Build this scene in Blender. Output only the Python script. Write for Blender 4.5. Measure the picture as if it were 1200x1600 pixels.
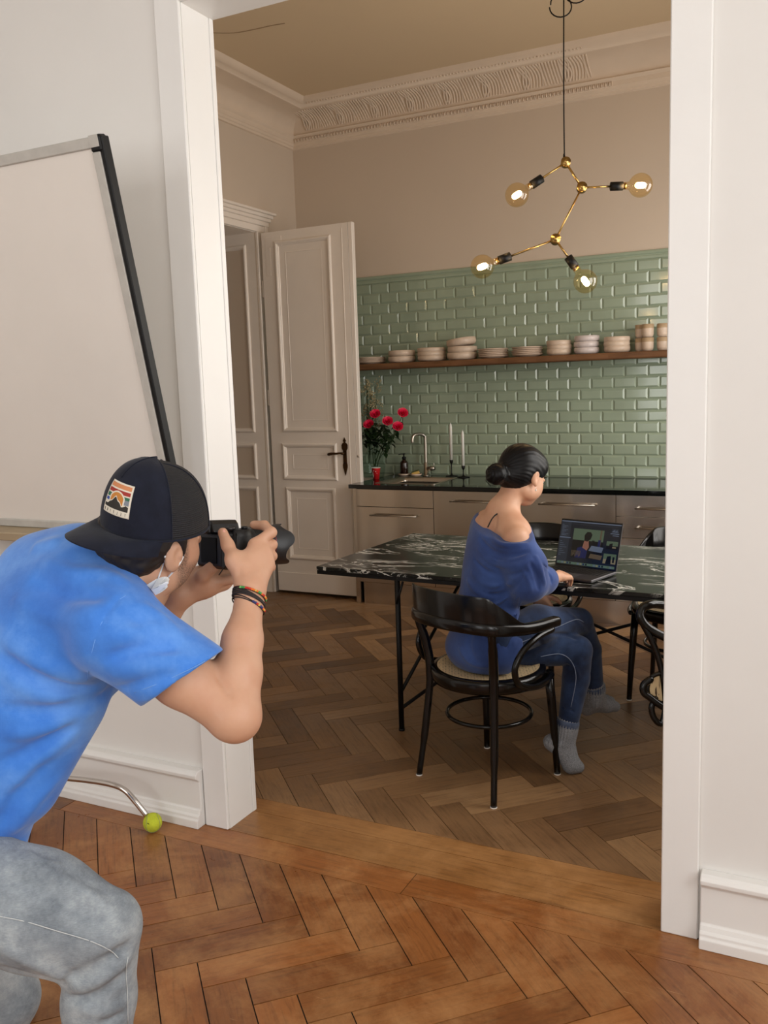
import bpy, math, random
import numpy as np
from mathutils import Vector, Matrix

for _o in list(bpy.data.objects):
    bpy.data.objects.remove(_o)
SC = bpy.context.scene
COL = SC.collection
PI = math.pi

# ------------------------------------------------------------------ camera
CAM_POS = np.array([3.2181, -6.3180, 1.5614])
CAM_R = np.array([[0.89530434, -0.03221295, 0.44428872],
                  [0.44424665, 0.1379809, -0.88521533],
                  [-0.03278796, 0.9899109, 0.13784539]])
FPX = 1386.29
cd = bpy.data.cameras.new('camera')
cd.sensor_fit = 'VERTICAL'
cd.sensor_height = 32.0
cd.lens = FPX / 1600 * 32.0
cd.clip_start = 0.05
cam = bpy.data.objects.new('camera', cd)
COL.objects.link(cam)
_m = Matrix([list(CAM_R[i]) + [CAM_POS[i]] for i in range(3)] + [[0, 0, 0, 1]])
cam.matrix_world = _m
SC.camera = cam

# ------------------------------------------------------------------ view + world
SC.view_settings.view_transform = 'Standard'
SC.view_settings.look = 'None'
SC.view_settings.gamma = 1.0
SC.view_settings.use_curve_mapping = False
SC.view_settings.exposure = 0.0
w = bpy.data.worlds.new('world')
SC.world = w
w.use_nodes = True
w.node_tree.nodes['Background'].inputs[0].default_value = (0.78, 0.87, 1.0, 1)
w.node_tree.nodes['Background'].inputs[1].default_value = 1.0

# ------------------------------------------------------------------ daylight through the windows
def area(name, loc, target, sx, sy, power, col):
    l = bpy.data.lights.new(name, 'AREA')
    l.shape = 'RECTANGLE'; l.size = sx; l.size_y = sy
    l.energy = power; l.color = col
    o = bpy.data.objects.new(name, l); COL.objects.link(o)
    o.location = loc
    o.rotation_euler = (Vector(target) - Vector(loc)).to_track_quat('-Z', 'Y').to_euler()
    return o
DAY = (1.0, 0.98, 0.95)
KW = ((-3.15, -2.15), (-1.75, -0.75))            # kitchen windows on the right wall (y from, y to)
NW = ((-5.9, -4.7), (-7.9, -6.7))                # windows of the near room, right wall
BW = ((0.3, 1.6), (2.4, 3.7))                    # windows of the near room behind the camera (x from, x to)
for i, (a, b) in enumerate(KW):
    area('kitchen_daylight', (3.78, (a+b)/2, 1.75), (0, (a+b)/2 - .1, .75), 1.0, 1.8, 36, (1.0, 0.95, 0.88))
for i, (a, b) in enumerate(NW):
    area('room_daylight', (5.13, (a+b)/2, 2.05), (0, (a+b)/2 + .6, 1.3), 1.2, 2.3, 45, DAY)
for i, (a, b) in enumerate(BW):
    area('room_daylight', ((a+b)/2, -8.93, 2.05), ((a+b)/2, 0, 1.3), 1.3, 2.3, (49, 19)[i], DAY)

# ------------------------------------------------------------------ materials
MATS = {}
def srgb(h):
    if isinstance(h, str):
        h = h.lstrip('#'); c = [int(h[i:i+2], 16)/255 for i in (0, 2, 4)]
    else:
        c = [x/255 for x in h]
    return tuple([x/12.92 if x <= .04045 else ((x+.055)/1.055)**2.4 for x in c] + [1.0])
class NT:
    def __init__(s, m):
        s.m = m; s.t = m.node_tree; s.b = s.t.nodes['Principled BSDF']
    def n(s, typ, **kw):
        nd = s.t.nodes.new(typ)
        for k, v in kw.items():
            if k in nd.inputs: nd.inputs[k].default_value = v
            else: setattr(nd, k, v)
        return nd
    def l(s, a, b): s.t.links.new(a, b)
    def ramp(s, src, stops):
        r = s.n('ShaderNodeValToRGB')
        el = r.color_ramp.elements
        while len(el) < len(stops): el.new(.5)
        for e, (p, c) in zip(el, stops):
            e.position = p; e.color = c if len(c) == 4 else tuple(c)+(1,)
        s.l(src, r.inputs[0]); return r
    def coord(s, scale=(1, 1, 1), rot=(0, 0, 0), kind='Object'):
        tc = s.n('ShaderNodeTexCoord'); mp = s.n('ShaderNodeMapping')
        mp.inputs['Scale'].default_value = scale; mp.inputs['Rotation'].default_value = rot
        s.l(tc.outputs[kind], mp.inputs[0]); return mp.outputs[0]
    def noise(s, vec, scale, detail=4, rough=.55, dist=0):
        nd = s.n('ShaderNodeTexNoise'); nd.inputs['Scale'].default_value = scale
        nd.inputs['Detail'].default_value = detail; nd.inputs['Roughness'].default_value = rough
        nd.inputs['Distortion'].default_value = dist
        if vec is not None: s.l(vec, nd.inputs['Vector'])
        return nd
    def mix(s, fac, a, b, mode='MIX'):
        nd = s.n('ShaderNodeMix', data_type='RGBA', blend_type=mode)
        if isinstance(fac, (int, float)): nd.inputs[0].default_value = fac
        else: s.l(fac, nd.inputs[0])
        for i, x in ((6, a), (7, b)):
            if isinstance(x, tuple): nd.inputs[i].default_value = x
            else: s.l(x, nd.inputs[i])
        return nd.outputs[2]
    def math(s, op, a, b=0.0, c=None):
        nd = s.n('ShaderNodeMath', operation=op)
        for i, x in enumerate((a, b) if c is None else (a, b, c)):
            if isinstance(x, (int, float)): nd.inputs[i].default_value = x
            else: s.l(x, nd.inputs[i])
        return nd.outputs[0]
    def bump(s, h, strength=.3, dist=.01, normal=None):
        nd = s.n('ShaderNodeBump'); nd.inputs['Strength'].default_value = strength
        nd.inputs['Distance'].default_value = dist
        s.l(h, nd.inputs['Height'])
        if normal is not None: s.l(normal, nd.inputs['Normal'])
        s.l(nd.outputs[0], s.b.inputs['Normal']); return nd.outputs[0]
def mat(name, col, rough=.5, metal=0.0, var=.06, vs=6.0, bump=0.0, bs=60.0, spec=.5, coat=0.0, sss=0.0, rvar=0.0, bd=.002, aniso=None):
    m = bpy.data.materials.new(name); m.use_nodes = True
    t = NT(m); c = srgb(col) if not (isinstance(col, tuple) and len(col) == 4) else col
    vec = t.coord(aniso or (1, 1, 1))
    n = t.noise(vec, vs)
    dark = tuple(x*(1-var) for x in c[:3])+(1,); lite = tuple(min(1, x*(1+var)) for x in c[:3])+(1,)
    r = t.ramp(n.outputs[0], [(.3, dark), (.7, lite)])
    t.l(r.outputs[0], t.b.inputs['Base Color'])
    t.b.inputs['Roughness'].default_value = rough
    if rvar:
        rr = t.ramp(t.noise(vec, vs*2.3).outputs[0], [(.3, (rough-rvar,)*3), (.7, (rough+rvar,)*3)])
        t.l(rr.outputs[0], t.b.inputs['Roughness'])
    t.b.inputs['Metallic'].default_value = metal
    t.b.inputs['Specular IOR Level'].default_value = spec
    if coat: t.b.inputs['Coat Weight'].default_value = coat; t.b.inputs['Coat Roughness'].default_value = .08
    if sss:
        t.b.inputs['Subsurface Weight'].default_value = sss
        t.b.inputs['Subsurface Radius'].default_value = (1, .35, .2); t.b.inputs['Subsurface Scale'].default_value = .012
    if bump: t.bump(t.noise(vec, bs, 5).outputs[0], bump, bd)
    MATS[name] = m
    return m

# ------------------------------------------------------------------ object helpers
def tag(o, label=None, cat=None, group=None, kind=None):
    if label: o['label'] = label
    if cat: o['category'] = cat
    if group: o['group'] = group
    if kind: o['kind'] = kind
    return o
def empty(name, loc=(0, 0, 0), rz=0.0, label=None, cat=None, group=None, kind=None, parent=None):
    o = bpy.data.objects.new(name, None); COL.objects.link(o)
    o.empty_display_size = .1
    o.location = loc; o.rotation_euler = (0, 0, rz)
    if parent: o.parent = parent
    return tag(o, label, cat, group, kind)
def V(*a): return np.array(a, float)
def unit(v):
    v = np.asarray(v, float); n = np.linalg.norm(v); return v/n if n > 1e-12 else v
class MB:
    def __init__(s): s.v = []; s.f = []; s.m = []; s.sm = []
    def add(s, vs, fs, mi=0, smooth=False, M=None):
        o = len(s.v)
        if M is not None:
            vs = [tuple(M @ Vector(p)) for p in vs]
        s.v += [tuple(map(float, p)) for p in vs]
        s.f += [tuple(i+o for i in f) for f in fs]
        s.m += [mi]*len(fs); s.sm += [smooth]*len(fs)
        return s
    def box(s, x0, x1, y0, y1, z0, z1, b=0.0, mi=0, M=None):
        x0, x1 = min(x0, x1), max(x0, x1); y0, y1 = min(y0, y1), max(y0, y1); z0, z1 = min(z0, z1), max(z0, z1)
        b = min(b, (x1-x0)/2.01, (y1-y0)/2.01, (z1-z0)/2.01)
        if b <= 0:
            vs = [(x, y, z) for z in (z0, z1) for y in (y0, y1) for x in (x0, x1)]
            fs = [(0, 2, 3, 1), (4, 5, 7, 6), (0, 1, 5, 4), (2, 6, 7, 3), (0, 4, 6, 2), (1, 3, 7, 5)]
            return s.add(vs, fs, mi, False, M)
        # chamfered box: 24 verts
        vs = []; idx = {}
        X = (x0, x1); Y = (y0, y1); Z = (z0, z1)
        for i in (0, 1):
            for j in (0, 1):
                for k in (0, 1):
                    sx, sy, sz = (1-2*i)*b, (1-2*j)*b, (1-2*k)*b
                    p = (X[i], Y[j], Z[k])
                    idx[i, j, k, 'x'] = len(vs); vs.append((p[0], p[1]+sy, p[2]+sz))
                    idx[i, j, k, 'y'] = len(vs); vs.append((p[0]+sx, p[1], p[2]+sz))
                    idx[i, j, k, 'z'] = len(vs); vs.append((p[0]+sx, p[1]+sy, p[2]))
        fs = []
        def q(l, flip): fs.append(tuple(l[::-1]) if flip else tuple(l))
        for i in (0, 1):
            q([idx[i, 0, 0, 'x'], idx[i, 0, 1, 'x'], idx[i, 1, 1, 'x'], idx[i, 1, 0, 'x']], i == 1)
            q([idx[0, i, 0, 'y'], idx[1, i, 0, 'y'], idx[1, i, 1, 'y'], idx[0, i, 1, 'y']], i == 1)
            q([idx[0, 0, i, 'z'], idx[0, 1, i, 'z'], idx[1, 1, i, 'z'], idx[1, 0, i, 'z']], i == 1)
        for j in (0, 1):
            for k in (0, 1):
                q([idx[0, j, k, 'y'], idx[0, j, k, 'z'], idx[1, j, k, 'z'], idx[1, j, k, 'y']], (j+k) % 2 == 1)
                q([idx[j, 0, k, 'x'], idx[j, 1, k, 'x'], idx[j, 1, k, 'z'], idx[j, 0, k, 'z']], (j+k) % 2 == 1)
                q([idx[j, k, 0, 'x'], idx[j, k, 0, 'y'], idx[j, k, 1, 'y'], idx[j, k, 1, 'x']], (j+k) % 2 == 1)
        for i in (0, 1):
            for j in (0, 1):
                for k in (0, 1):
                    q([idx[i, j, k, 'x'], idx[i, j, k, 'y'], idx[i, j, k, 'z']], (i+j+k) % 2 == 1)
        return s.add(vs, fs, mi, False, M)
    def rings(s, R, mi=0, smooth=True, cap=True, closed=False, M=None):
        n = len(R[0]); vs = [p for r in R for p in r]; fs = []
        m = len(R)
        for i in range(m if closed else m-1):
            a = i*n; b = ((i+1) % m)*n
            for j in range(n):
                k = (j+1) % n
                fs.append((a+j, a+k, b+k, b+j))
        if cap and not closed:
            fs.append(tuple(range(n))[::-1]); fs.append(tuple((m-1)*n+j for j in range(n)))
        return s.add(vs, fs, mi, smooth, M)
    def tube(s, pts, r, n=10, mi=0, cap=True, closed=False, M=None, flat=None, up=None, rnd=False):
        P = [V(*p) for p in pts]; m = len(P)
        rr = [r]*m if isinstance(r, (int, float)) else list(r)
        if rnd and not closed:
            d0 = unit(P[0]-P[1]); d1 = unit(P[-1]-P[-2])
            P = [P[0]+d0*rr[0]*.95, P[0]+d0*rr[0]*.7]+P+[P[-1]+d1*rr[-1]*.7, P[-1]+d1*rr[-1]*.95]
            rr = [rr[0]*.3, rr[0]*.72]+rr+[rr[-1]*.72, rr[-1]*.3]; m = len(P)
        T = []
        for i in range(m):
            if closed: t = P[(i+1) % m]-P[i-1]
            else: t = P[min(i+1, m-1)]-P[max(i-1, 0)]
            T.append(unit(t))
        u = V(*up) if up is not None else (V(0, 0, 1) if abs(T[0][2]) < .9 else V(1, 0, 0))
        N = unit(u-T[0]*np.dot(u, T[0])); R = []
        for i in range(m):
            if up is not None: N = unit(u-T[i]*np.dot(u, T[i]))
            else: N = unit(N-T[i]*np.dot(N, T[i]))
            B = np.cross(T[i], N)
            fx, fy = (1, 1) if flat is None else flat
            R.append([P[i]+(N*math.cos(a)*fx+B*math.sin(a)*fy)*rr[i] for a in [2*PI*j/n for j in range(n)]])
        return s.rings(R, mi, True, cap, closed, M)
    def lathe(s, prof, c=(0, 0, 0), n=24, mi=0, M=None, cap=True, axis=None):
        # prof: (radius, height)
        R = []
        for r, h in prof:
            r = max(r, 1e-5)
            R.append([(c[0]+r*math.cos(2*PI*j/n), c[1]+r*math.sin(2*PI*j/n), c[2]+h) for j in range(n)])
        return s.rings(R, mi, True, cap, False, M)
    def sphere(s, c, r, n=16, mi=0, sc=(1, 1, 1), M=None):
        R = []
        for i in range(n//2+1):
            a = PI*i/(n//2); rr = max(math.sin(a), 1e-4); h = -math.cos(a)
            R.append([(c[0]+r*sc[0]*rr*math.cos(2*PI*j/n), c[1]+r*sc[1]*rr*math.sin(2*PI*j/n), c[2]+r*sc[2]*h) for j in range(n)])
        return s.rings(R, mi, True, True, False, M)
    def prism(s, poly, y0, y1, axis='y', mi=0, M=None):
        # poly in (x,z) extruded along y ; axis x: poly (y,z) ; axis z: poly (x,y)
        n = len(poly)
        def mk(p, t):
            return {'y': (p[0], t, p[1]), 'x': (t, p[0], p[1]), 'z': (p[0], p[1], t)}[axis]
        vs = [mk(p, y0) for p in poly]+[mk(p, y1) for p in poly]
        fs = [tuple(range(n))[::-1], tuple(range(n, 2*n))]+[(i, (i+1) % n, n+(i+1) % n, n+i) for i in range(n)]
        return s.add(vs, fs, mi, False, M)
    def build(s, name, mats, parent=None, bevel=0.0, fixn=True, sub=0, weld=False):
        me = bpy.data.meshes.new(name)
        me.from_pydata(s.v, [], s.f)
        if not isinstance(mats, (list, tuple)): mats = [mats]
        for mm in mats: me.materials.append(mm)
        me.polygons.foreach_set('material_index', s.m)
        me.polygons.foreach_set('use_smooth', s.sm)
        if fixn:
            import bmesh
            bm = bmesh.new(); bm.from_mesh(me)
            bmesh.ops.recalc_face_normals(bm, faces=bm.faces); bm.to_mesh(me); bm.free()
        me.update()
        o = bpy.data.objects.new(name, me); COL.objects.link(o)
        if parent is not None: o.parent = parent
        if bevel:
            b = o.modifiers.new('bevel', 'BEVEL'); b.width = bevel; b.segments = 2; b.limit_method = 'ANGLE'; b.angle_limit = 0.7
        if sub:
            b = o.modifiers.new('sub', 'SUBSURF'); b.levels = sub; b.render_levels = sub
        return o
def crom(pts, n=8, closed=False):
    P = [V(*p) for p in pts]; m = len(P); out = []
    for i in range(m if closed else m-1):
        if closed: p0, p1, p2, p3 = P[i-1], P[i], P[(i+1) % m], P[(i+2) % m]
        else: p0, p1, p2, p3 = P[max(i-1, 0)], P[i], P[i+1], P[min(i+2, m-1)]
        for k in range(n):
            t = k/n
            out.append(.5*((2*p1)+(-p0+p2)*t+(2*p0-5*p1+4*p2-p3)*t*t+(-p0+3*p1-3*p2+p3)*t**3))
    if not closed: out.append(P[-1])
    return out
def copy_tree(o, parent=None, loc=None, rz=None):
    c = o.copy(); COL.objects.link(c)
    c.parent = parent
    for ch in list(o.children): copy_tree(ch, c)
    if loc is not None: c.location = loc
    if rz is not None: c.rotation_euler = (0, 0, rz)
    return c

# ------------------------------------------------------------------ shared materials
M_nearwall = mat('white_plaster', (229, 226, 221), .75, var=.025, vs=1.5, bump=.18, bs=9, bd=.004)
M_trim = mat('white_paint', (236, 234, 230), .42, var=.02, vs=3, bump=.12, bs=22, bd=.003)
M_kwall = mat('kitchen_plaster', (206, 190, 172), .8, var=.02, vs=1.2, bump=.1, bs=12, bd=.003)
M_kceil = mat('kitchen_ceiling_paint', (212, 190, 158), .85, var=.02, vs=1.0)
M_cornice = mat('cornice_plaster', (220, 202, 182), .75, var=.03, vs=5)
M_door = mat('aged_door_paint', (238, 228, 217), .38, var=.03, vs=3, bump=.1, bs=18, bd=.002)
M_dark = mat('dark_gap', (14, 13, 12), .8)
M_steel = mat('brushed_steel', (206, 196, 184), .22, 1.0, var=.015, vs=2)
_q = NT(M_steel); _v = _q.coord((4.2, 1, .22)); _n = _q.noise(_v, 1.0, 0, .3); _q.bump(_n.outputs[0], .55, .03)
M_steel2 = mat('satin_steel', (188, 180, 168), .3, 1.0, var=.04)
M_chrome = mat('chrome', (205, 200, 196), .12, 1.0, var=.02)
M_black = mat('black_lacquer', (7, 6, 6), .2, var=.1, spec=.35, coat=.15)
M_blackmetal = mat('black_powder_coat', (9, 9, 10), .48, spec=.3)
M_granite = mat('black_granite', (12, 14, 13), .07, var=.5, vs=220)
M_glassclear = None
# ================================================================== STRUCTURE
KX0, KX1 = -0.657, 3.75
ZC = 3.74
YF, YB = -3.89, -3.713           # near and far face of the dividing wall
OX0, OX1, OZ = 1.327, 2.838, 2.803
NX0, NX1, NY0 = -1.3, 5.05, -8.85
def struct(o): o['kind'] = 'structure'; return o

# ---- floor: real herringbone planks laid at 45 degrees
def clip(poly, a, b, c):          # keep a*x+b*y<=c
    out = []
    for i in range(len(poly)):
        p, q = poly[i], poly[(i+1) % len(poly)]
        dp = a*p[0]+b*p[1]-c; dq = a*q[0]+b*q[1]-c
        if dp <= 0: out.append(p)
        if (dp < 0 < dq) or (dq < 0 < dp):
            t = dp/(dp-dq); out.append((p[0]+(q[0]-p[0])*t, p[1]+(q[1]-p[1])*t))
    return out
rng = random.Random(4)
FP = []      # polygons: (poly, plank id, uvs, tone, zone)
def add_plank(x, y, ax, ay, L, W, rect, zone):
    # plank axis (ax,ay), origin corner, width direction = left normal
    g = (.0017 if zone == 0 else .0012)
    nx, ny = -ay, ax
    c = [(x+ax*g+nx*g, y+ay*g+ny*g), (x+ax*(L-g)+nx*g, y+ay*(L-g)+ny*g), (x+ax*(L-g)+nx*(W-g), y+ay*(L-g)+ny*(W-g)), (x+ax*g+nx*(W-g), y+ay*g+ny*(W-g))]
    x0, x1, y0, y1 = rect
    p = clip(clip(clip(clip(c, 1, 0, x1), -1, 0, -x0), 0, 1, y1), 0, -1, -y0)
    if len(p) < 3: return
    uo, vo = rng.random()*20, rng.random()*20
    uv = [((q[0]-x)*ax+(q[1]-y)*ay+uo, (q[0]-x)*nx+(q[1]-y)*ny+vo) for q in p]
    FP.append((p, uv, rng.random(), zone))
def herring(ex, ey, rect, zone, L=.437, W=.115):
    # (ex,ey): point where an A plank side (direction (1,-1)) ends
    s = 1/math.sqrt(2)
    x0, x1, y0, y1 = rect
    # u=(s,-s)  v=(s,s); A_i: u in [iW,iW+L] v in [iW,(i+1)W]
    # reference: point (u,v)=(W+L, W) is the end corner of the joint A0/A1 -> maps to (ex,ey)
    ou, ov = W+L, W
    def P(u, v): return ex+(u-ou)*s+(v-ov)*s, ey-(u-ou)*s+(v-ov)*s
    for r in range(-14, 15):
        for i in range(-60, 60):
            du, dv = r*L, -r*L
            u, v = i*W+du, i*W+dv
            # A plank: axis u, width along v (left normal of u is v)
            a = P(u, v)
            if x0-1 < a[0] < x1+1 and y0-1 < a[1] < y1+1:
                add_plank(a[0], a[1], s, -s, L, W, rect, zone)
                # B plank: u in [iW+L,(i+1)W+L], v in [(i+1)W-L,(i+1)W]; axis v, left normal is -u
                b = P(u+L+W, v+W-L)
                add_plank(b[0], b[1], s, s, L, W, rect, zone)
def straight(x0, x1, y0, y1, zone, step, off=0.0):
    x = x0-off
    while x < x1:
        add_plank(max(x, x0), y0, 1, 0, min(x+step, x1)-max(x, x0), y1-y0, (x0, x1, y0, y1), zone)
        x += step
herring(1.264, -3.136, (KX0-.6, KX1, -3.632, 0.0), 1)
straight(OX0-.1, OX1+.1, -3.727, -3.632, 2, 9.0)
straight(OX0-.1, OX1+.1, -3.884, -3.727, 2, 9.0)
straight(KX0, OX0-.1, -3.727, -3.632, 1, 1.2); straight(OX1+.1, KX1, -3.727, -3.632, 1, 1.2)
straight(NX0, NX1, -4.012, -3.884, 0, 1.45, off=NX0+1.45*4-2.072-.0)
herring(1.275, -4.311, (NX0, NX1, -7.9, -4.012), 0)
straight(NX0, NX1, NY0, -7.9, 0, 1.3)
me = bpy.data.meshes.new('floor')
vs, fs, uvs, tones, zones = [], [], [], [], []
for p, uv, t, z in FP:
    o = len(vs); vs += [(q[0], q[1], 0.0) for q in p]; fs.append(tuple(range(o, o+len(p))))
    o = len(vs); n = len(p)
    uvs += uv; tones += [t]*n; zones.append(z)
nf = len(fs)
# skirts down into the joints
for p, uv, t, z in FP:
    n = len(p); o = len(vs)
    vs += [(q[0], q[1], 0.0) for q in p]+[(q[0], q[1], -.004) for q in p]
    for i in range(n):
        k = (i+1) % n
        fs.append((o+i, o+n+i, o+n+k, o+k)); uvs += [uv[i], uv[i], uv[k], uv[k]]; tones += [t]*4; zones.append(z)
me.from_pydata(vs, [], fs)
uvl = me.uv_layers.new(name='plank'); uvl.data.foreach_set('uv', [c for u in uvs for c in u])
ca = me.attributes.new('tone', 'FLOAT', 'CORNER'); ca.data.foreach_set('value', tones)
me.polygons.foreach_set('material_index', zones)

def wood_floor(name, cols, rough, worn, spec=.5):
    m = bpy.data.materials.new(name); m.use_nodes = True; t = NT(m)
    uv = t.n('ShaderNodeUVMap', uv_map='plank')
    at = t.n('ShaderNodeAttribute', attribute_name='tone')
    mp = t.n('ShaderNodeMapping'); mp.inputs['Scale'].default_value = (2.2, 26, 1); t.l(uv.outputs[0], mp.inputs[0])
    grain = t.noise(mp.outputs[0], 3.0, 7, .62, .6)
    mp2 = t.n('ShaderNodeMapping'); mp2.inputs['Scale'].default_value = (9, 160, 1); t.l(uv.outputs[0], mp2.inputs[0])
    pores = t.noise(mp2.outputs[0], 3.0, 3, .7)
    base = t.ramp(at.outputs['Fac'], [(i/(len(cols)-1), srgb(c)) for i, c in enumerate(cols)])
    g = t.ramp(grain.outputs[0], [(.28, (.62, .58, .55)), (.5, (1, 1, 1)), (.75, (1.16, 1.14, 1.1))])
    c1 = t.mix(1.0, base.outputs[0], g.outputs[0], 'MULTIPLY')
    pr_ = t.ramp(pores.outputs[0], [(.3, (.72, .7, .68)), (.45, (1, 1, 1))])
    c2 = t.mix(.55, c1, pr_.outputs[0], 'MULTIPLY')
    # worn patches and scuffs across planks
    oc = t.coord((1, 1, 1))
    wn = t.noise(oc, 3.4, 8, .74, .3)
    wr = t.ramp(wn.outputs[0], [(.44, (0, 0, 0)), (.68, (1, 1, 1))])
    fac = t.math('MULTIPLY', wr.outputs[0], worn)
    c3 = t.mix(fac, c2, srgb((204, 154, 100)))
    sc = t.coord((3, 60, 1), (0, 0, .5)); sn = t.noise(sc, 2.0, 3, .6)
    sr = t.ramp(sn.outputs[0], [(.70, (0, 0, 0)), (.74, (1, 1, 1))])
    c4 = t.mix(t.math('MULTIPLY', sr.outputs[0], .34), c3, srgb((205, 165, 120)))
    dn = t.noise(oc, 5.5, 5, .7); dr = t.ramp(dn.outputs[0], [(.3, (.72, .68, .64)), (.5, (1, 1, 1))])
    c5 = t.mix(.7, c4, dr.outputs[0], 'MULTIPLY')
    t.l(c5, t.b.inputs['Base Color'])
    rr = t.ramp(wn.outputs[0], [(.35, (rough-.07,)*3), (.7, (rough+.14,)*3)]); t.l(rr.outputs[0], t.b.inputs['Roughness'])
    t.b.inputs['Specular IOR Level'].default_value = spec
    b1 = t.bump(grain.outputs[0], .12, .002)
    big = t.noise(oc, 7, 2); t.bump(big.outputs[0], .1, .006, b1)
    return m
M_fl_near = wood_floor('worn_orange_oak', [(112, 66, 32), (134, 82, 40), (152, 94, 47), (122, 72, 34), (142, 88, 46)], .34, .5)
M_fl_kit = wood_floor('smoked_oak', [(92, 66, 43), (126, 94, 64), (160, 125, 88), (106, 77, 50), (142, 108, 74), (84, 58, 37)], .36, .12)
M_fl_thr = wood_floor('threshold_oak', [(140, 96, 52), (150, 104, 58)], .36, .4)
for mm in (M_fl_near, M_fl_kit, M_fl_thr): me.materials.append(mm)
fl = struct(bpy.data.objects.new('floor', me)); COL.objects.link(fl)
b = MB(); b.box(NX0-1.5, NX1+.2, NY0-.2, .3, -.12, -.003)
b.build('joint_bed', mat('joint_dirt', (24, 15, 9), .8), fl)

# ---- walls
b = MB()
b.box(NX0, OX0-.012, YF+.012, YB, 0, ZC); b.box(OX1+.012, NX1, YF+.012, YB, 0, ZC); b.box(OX0-.012, OX1+.012, YF+.012, YB, OZ+.012, ZC)
wd = struct(b.build('wall_dividing', M_nearwall))
b = MB(); b.box(KX0-1.6, KX1+.2, 0, .2, 0, ZC+.1)
wall_back = struct(b.build('wall_back', M_kwall))
# left kitchen wall with the double-door opening
DY0, DY1, DZ = -2.12, -.592, 2.752
b = MB()
b.box(KX0-.42, KX0, DY1, 0, 0, ZC); b.box(KX0-.42, KX0, YB, DY0, 0, ZC); b.box(KX0-.42, KX0, DY0, DY1, DZ, ZC)
struct(b.build('wall_left', M_kwall))
# hall beyond the door
b = MB(); b.box(-2.4, -2.2, -3.7, .2, 0, ZC); b.box(-2.4, KX0-.42, -3.7, -3.5, 0, ZC)
struct(b.build('wall_hall', M_kwall))
b = MB()
def wall_holes(b, axis, c0, c1, a0, a1, holes, z0=.85, z1=3.1):
    # wall in plane; along-axis spans with window holes
    cur = a0
    for h0, h1 in sorted(holes):
        for (s0, s1, q0, q1) in ((cur, h0, 0, ZC), (h0, h1, 0, z0), (h0, h1, z1, ZC)):
            if axis == 'y': b.box(c0, c1, s0, s1, q0, q1)
            else: b.box(s0, s1, c0, c1, q0, q1)
        cur = h1
    if axis == 'y': b.box(c0, c1, cur, a1, 0, ZC)
    else: b.box(cur, a1, c0, c1, 0, ZC)
wall_holes(b, 'y', KX1, KX1+.3, YB, 0.0, KW)
struct(b.build('wall_right', M_kwall))
b = MB(); wall_holes(b, 'y', NX1, NX1+.3, NY0, YB, NW); struct(b.build('wall_room_right', M_nearwall))
b = MB(); wall_holes(b, 'x', NY0-.3, NY0, NX0-.2, NX1+.3, BW); struct(b.build('wall_room_back', M_nearwall))
b = MB(); b.box(NX0-.2, NX0, NY0, YF, 0, ZC); struct(b.build('wall_room_left', M_nearwall))
b = MB(); b.box(-2.4, KX1+.3, YB-.02, .2, ZC, ZC+.12)
ck = struct(b.build('ceiling_kitchen', M_kceil))
b = MB(); b.box(NX0-.2, NX1+.3, NY0-.3, YB-.02, ZC, ZC+.12); struct(b.build('ceiling_room', M_nearwall))
# hairline crack in the kitchen ceiling
b = MB(); pts = crom([(-.24, -1.62, ZC-.0003), (-.102, -1.531, ZC-.0003), (.047, -1.509, ZC-.0003), (.146, -1.504, ZC-.0003), (.241, -1.49, ZC-.0003)], 6)
b.tube(pts, .004, 5); b.build('crack', mat('crack_brown', (158, 134, 104), .9), ck)
# windows (frames)
def window(n, axis, c, a0, a1, z0=.85, z1=3.1):
    e = struct(empty('window_%d' % n, (0, 0, 0)))
    b = MB(); f = .07
    def bx(s0, s1, q0, q1, t=.06):
        if axis == 'y': b.box(c, c+t, s0, s1, q0, q1, .006)
        else: b.box(s0, s1, c-t, c, q0, q1, .006)
    bx(a0, a0+f, z0, z1); bx(a1-f, a1, z0, z1); bx(a0+f, a1-f, z0, z0+f); bx(a0+f, a1-f, z1-f, z1)
    bx((a0+a1)/2-.035, (a0+a1)/2+.035, z0+f, z1-f, .052); bx(a0+f, a1-f, z0+1.5, z0+1.56, .046)
    b.build('window_frame', M_trim, e)
k = 1
for (a, c_) in KW: window(k, 'y', KX1+.02, a, c_); k += 1
for (a, c_) in NW: window(k, 'y', NX1+.02, a, c_); k += 1
for (a, c_) in BW: window(k, 'x', NY0-.02, a, c_); k += 1

# ---- opening casing (lining + architraves) on the dividing wall
b = MB()
cw = .1
b.box(OX0-cw, OX0, YF, YF+.014, 0, OZ+cw, .003); b.box(OX1, OX1+cw, YF, YF+.014, 0, OZ+cw, .003); b.box(OX0, OX1, YF, YF+.014, OZ, OZ+cw, .003)
b.box(OX0-.0118, OX0, YF+.0142, YB+.002, 0, OZ); b.box(OX1, OX1+.0118, YF+.0142, YB+.002, 0, OZ); b.box(OX0-.0118, OX1+.0118, YF+.0142, YB+.002, OZ, OZ+.0118)
# slight raised edge on the far side of the lining
b.box(OX0-.001, OX0+.004, YB-.022, YB, 0, OZ, .002)
struct(b.build('trim_1', M_trim, bevel=.0015))
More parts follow.
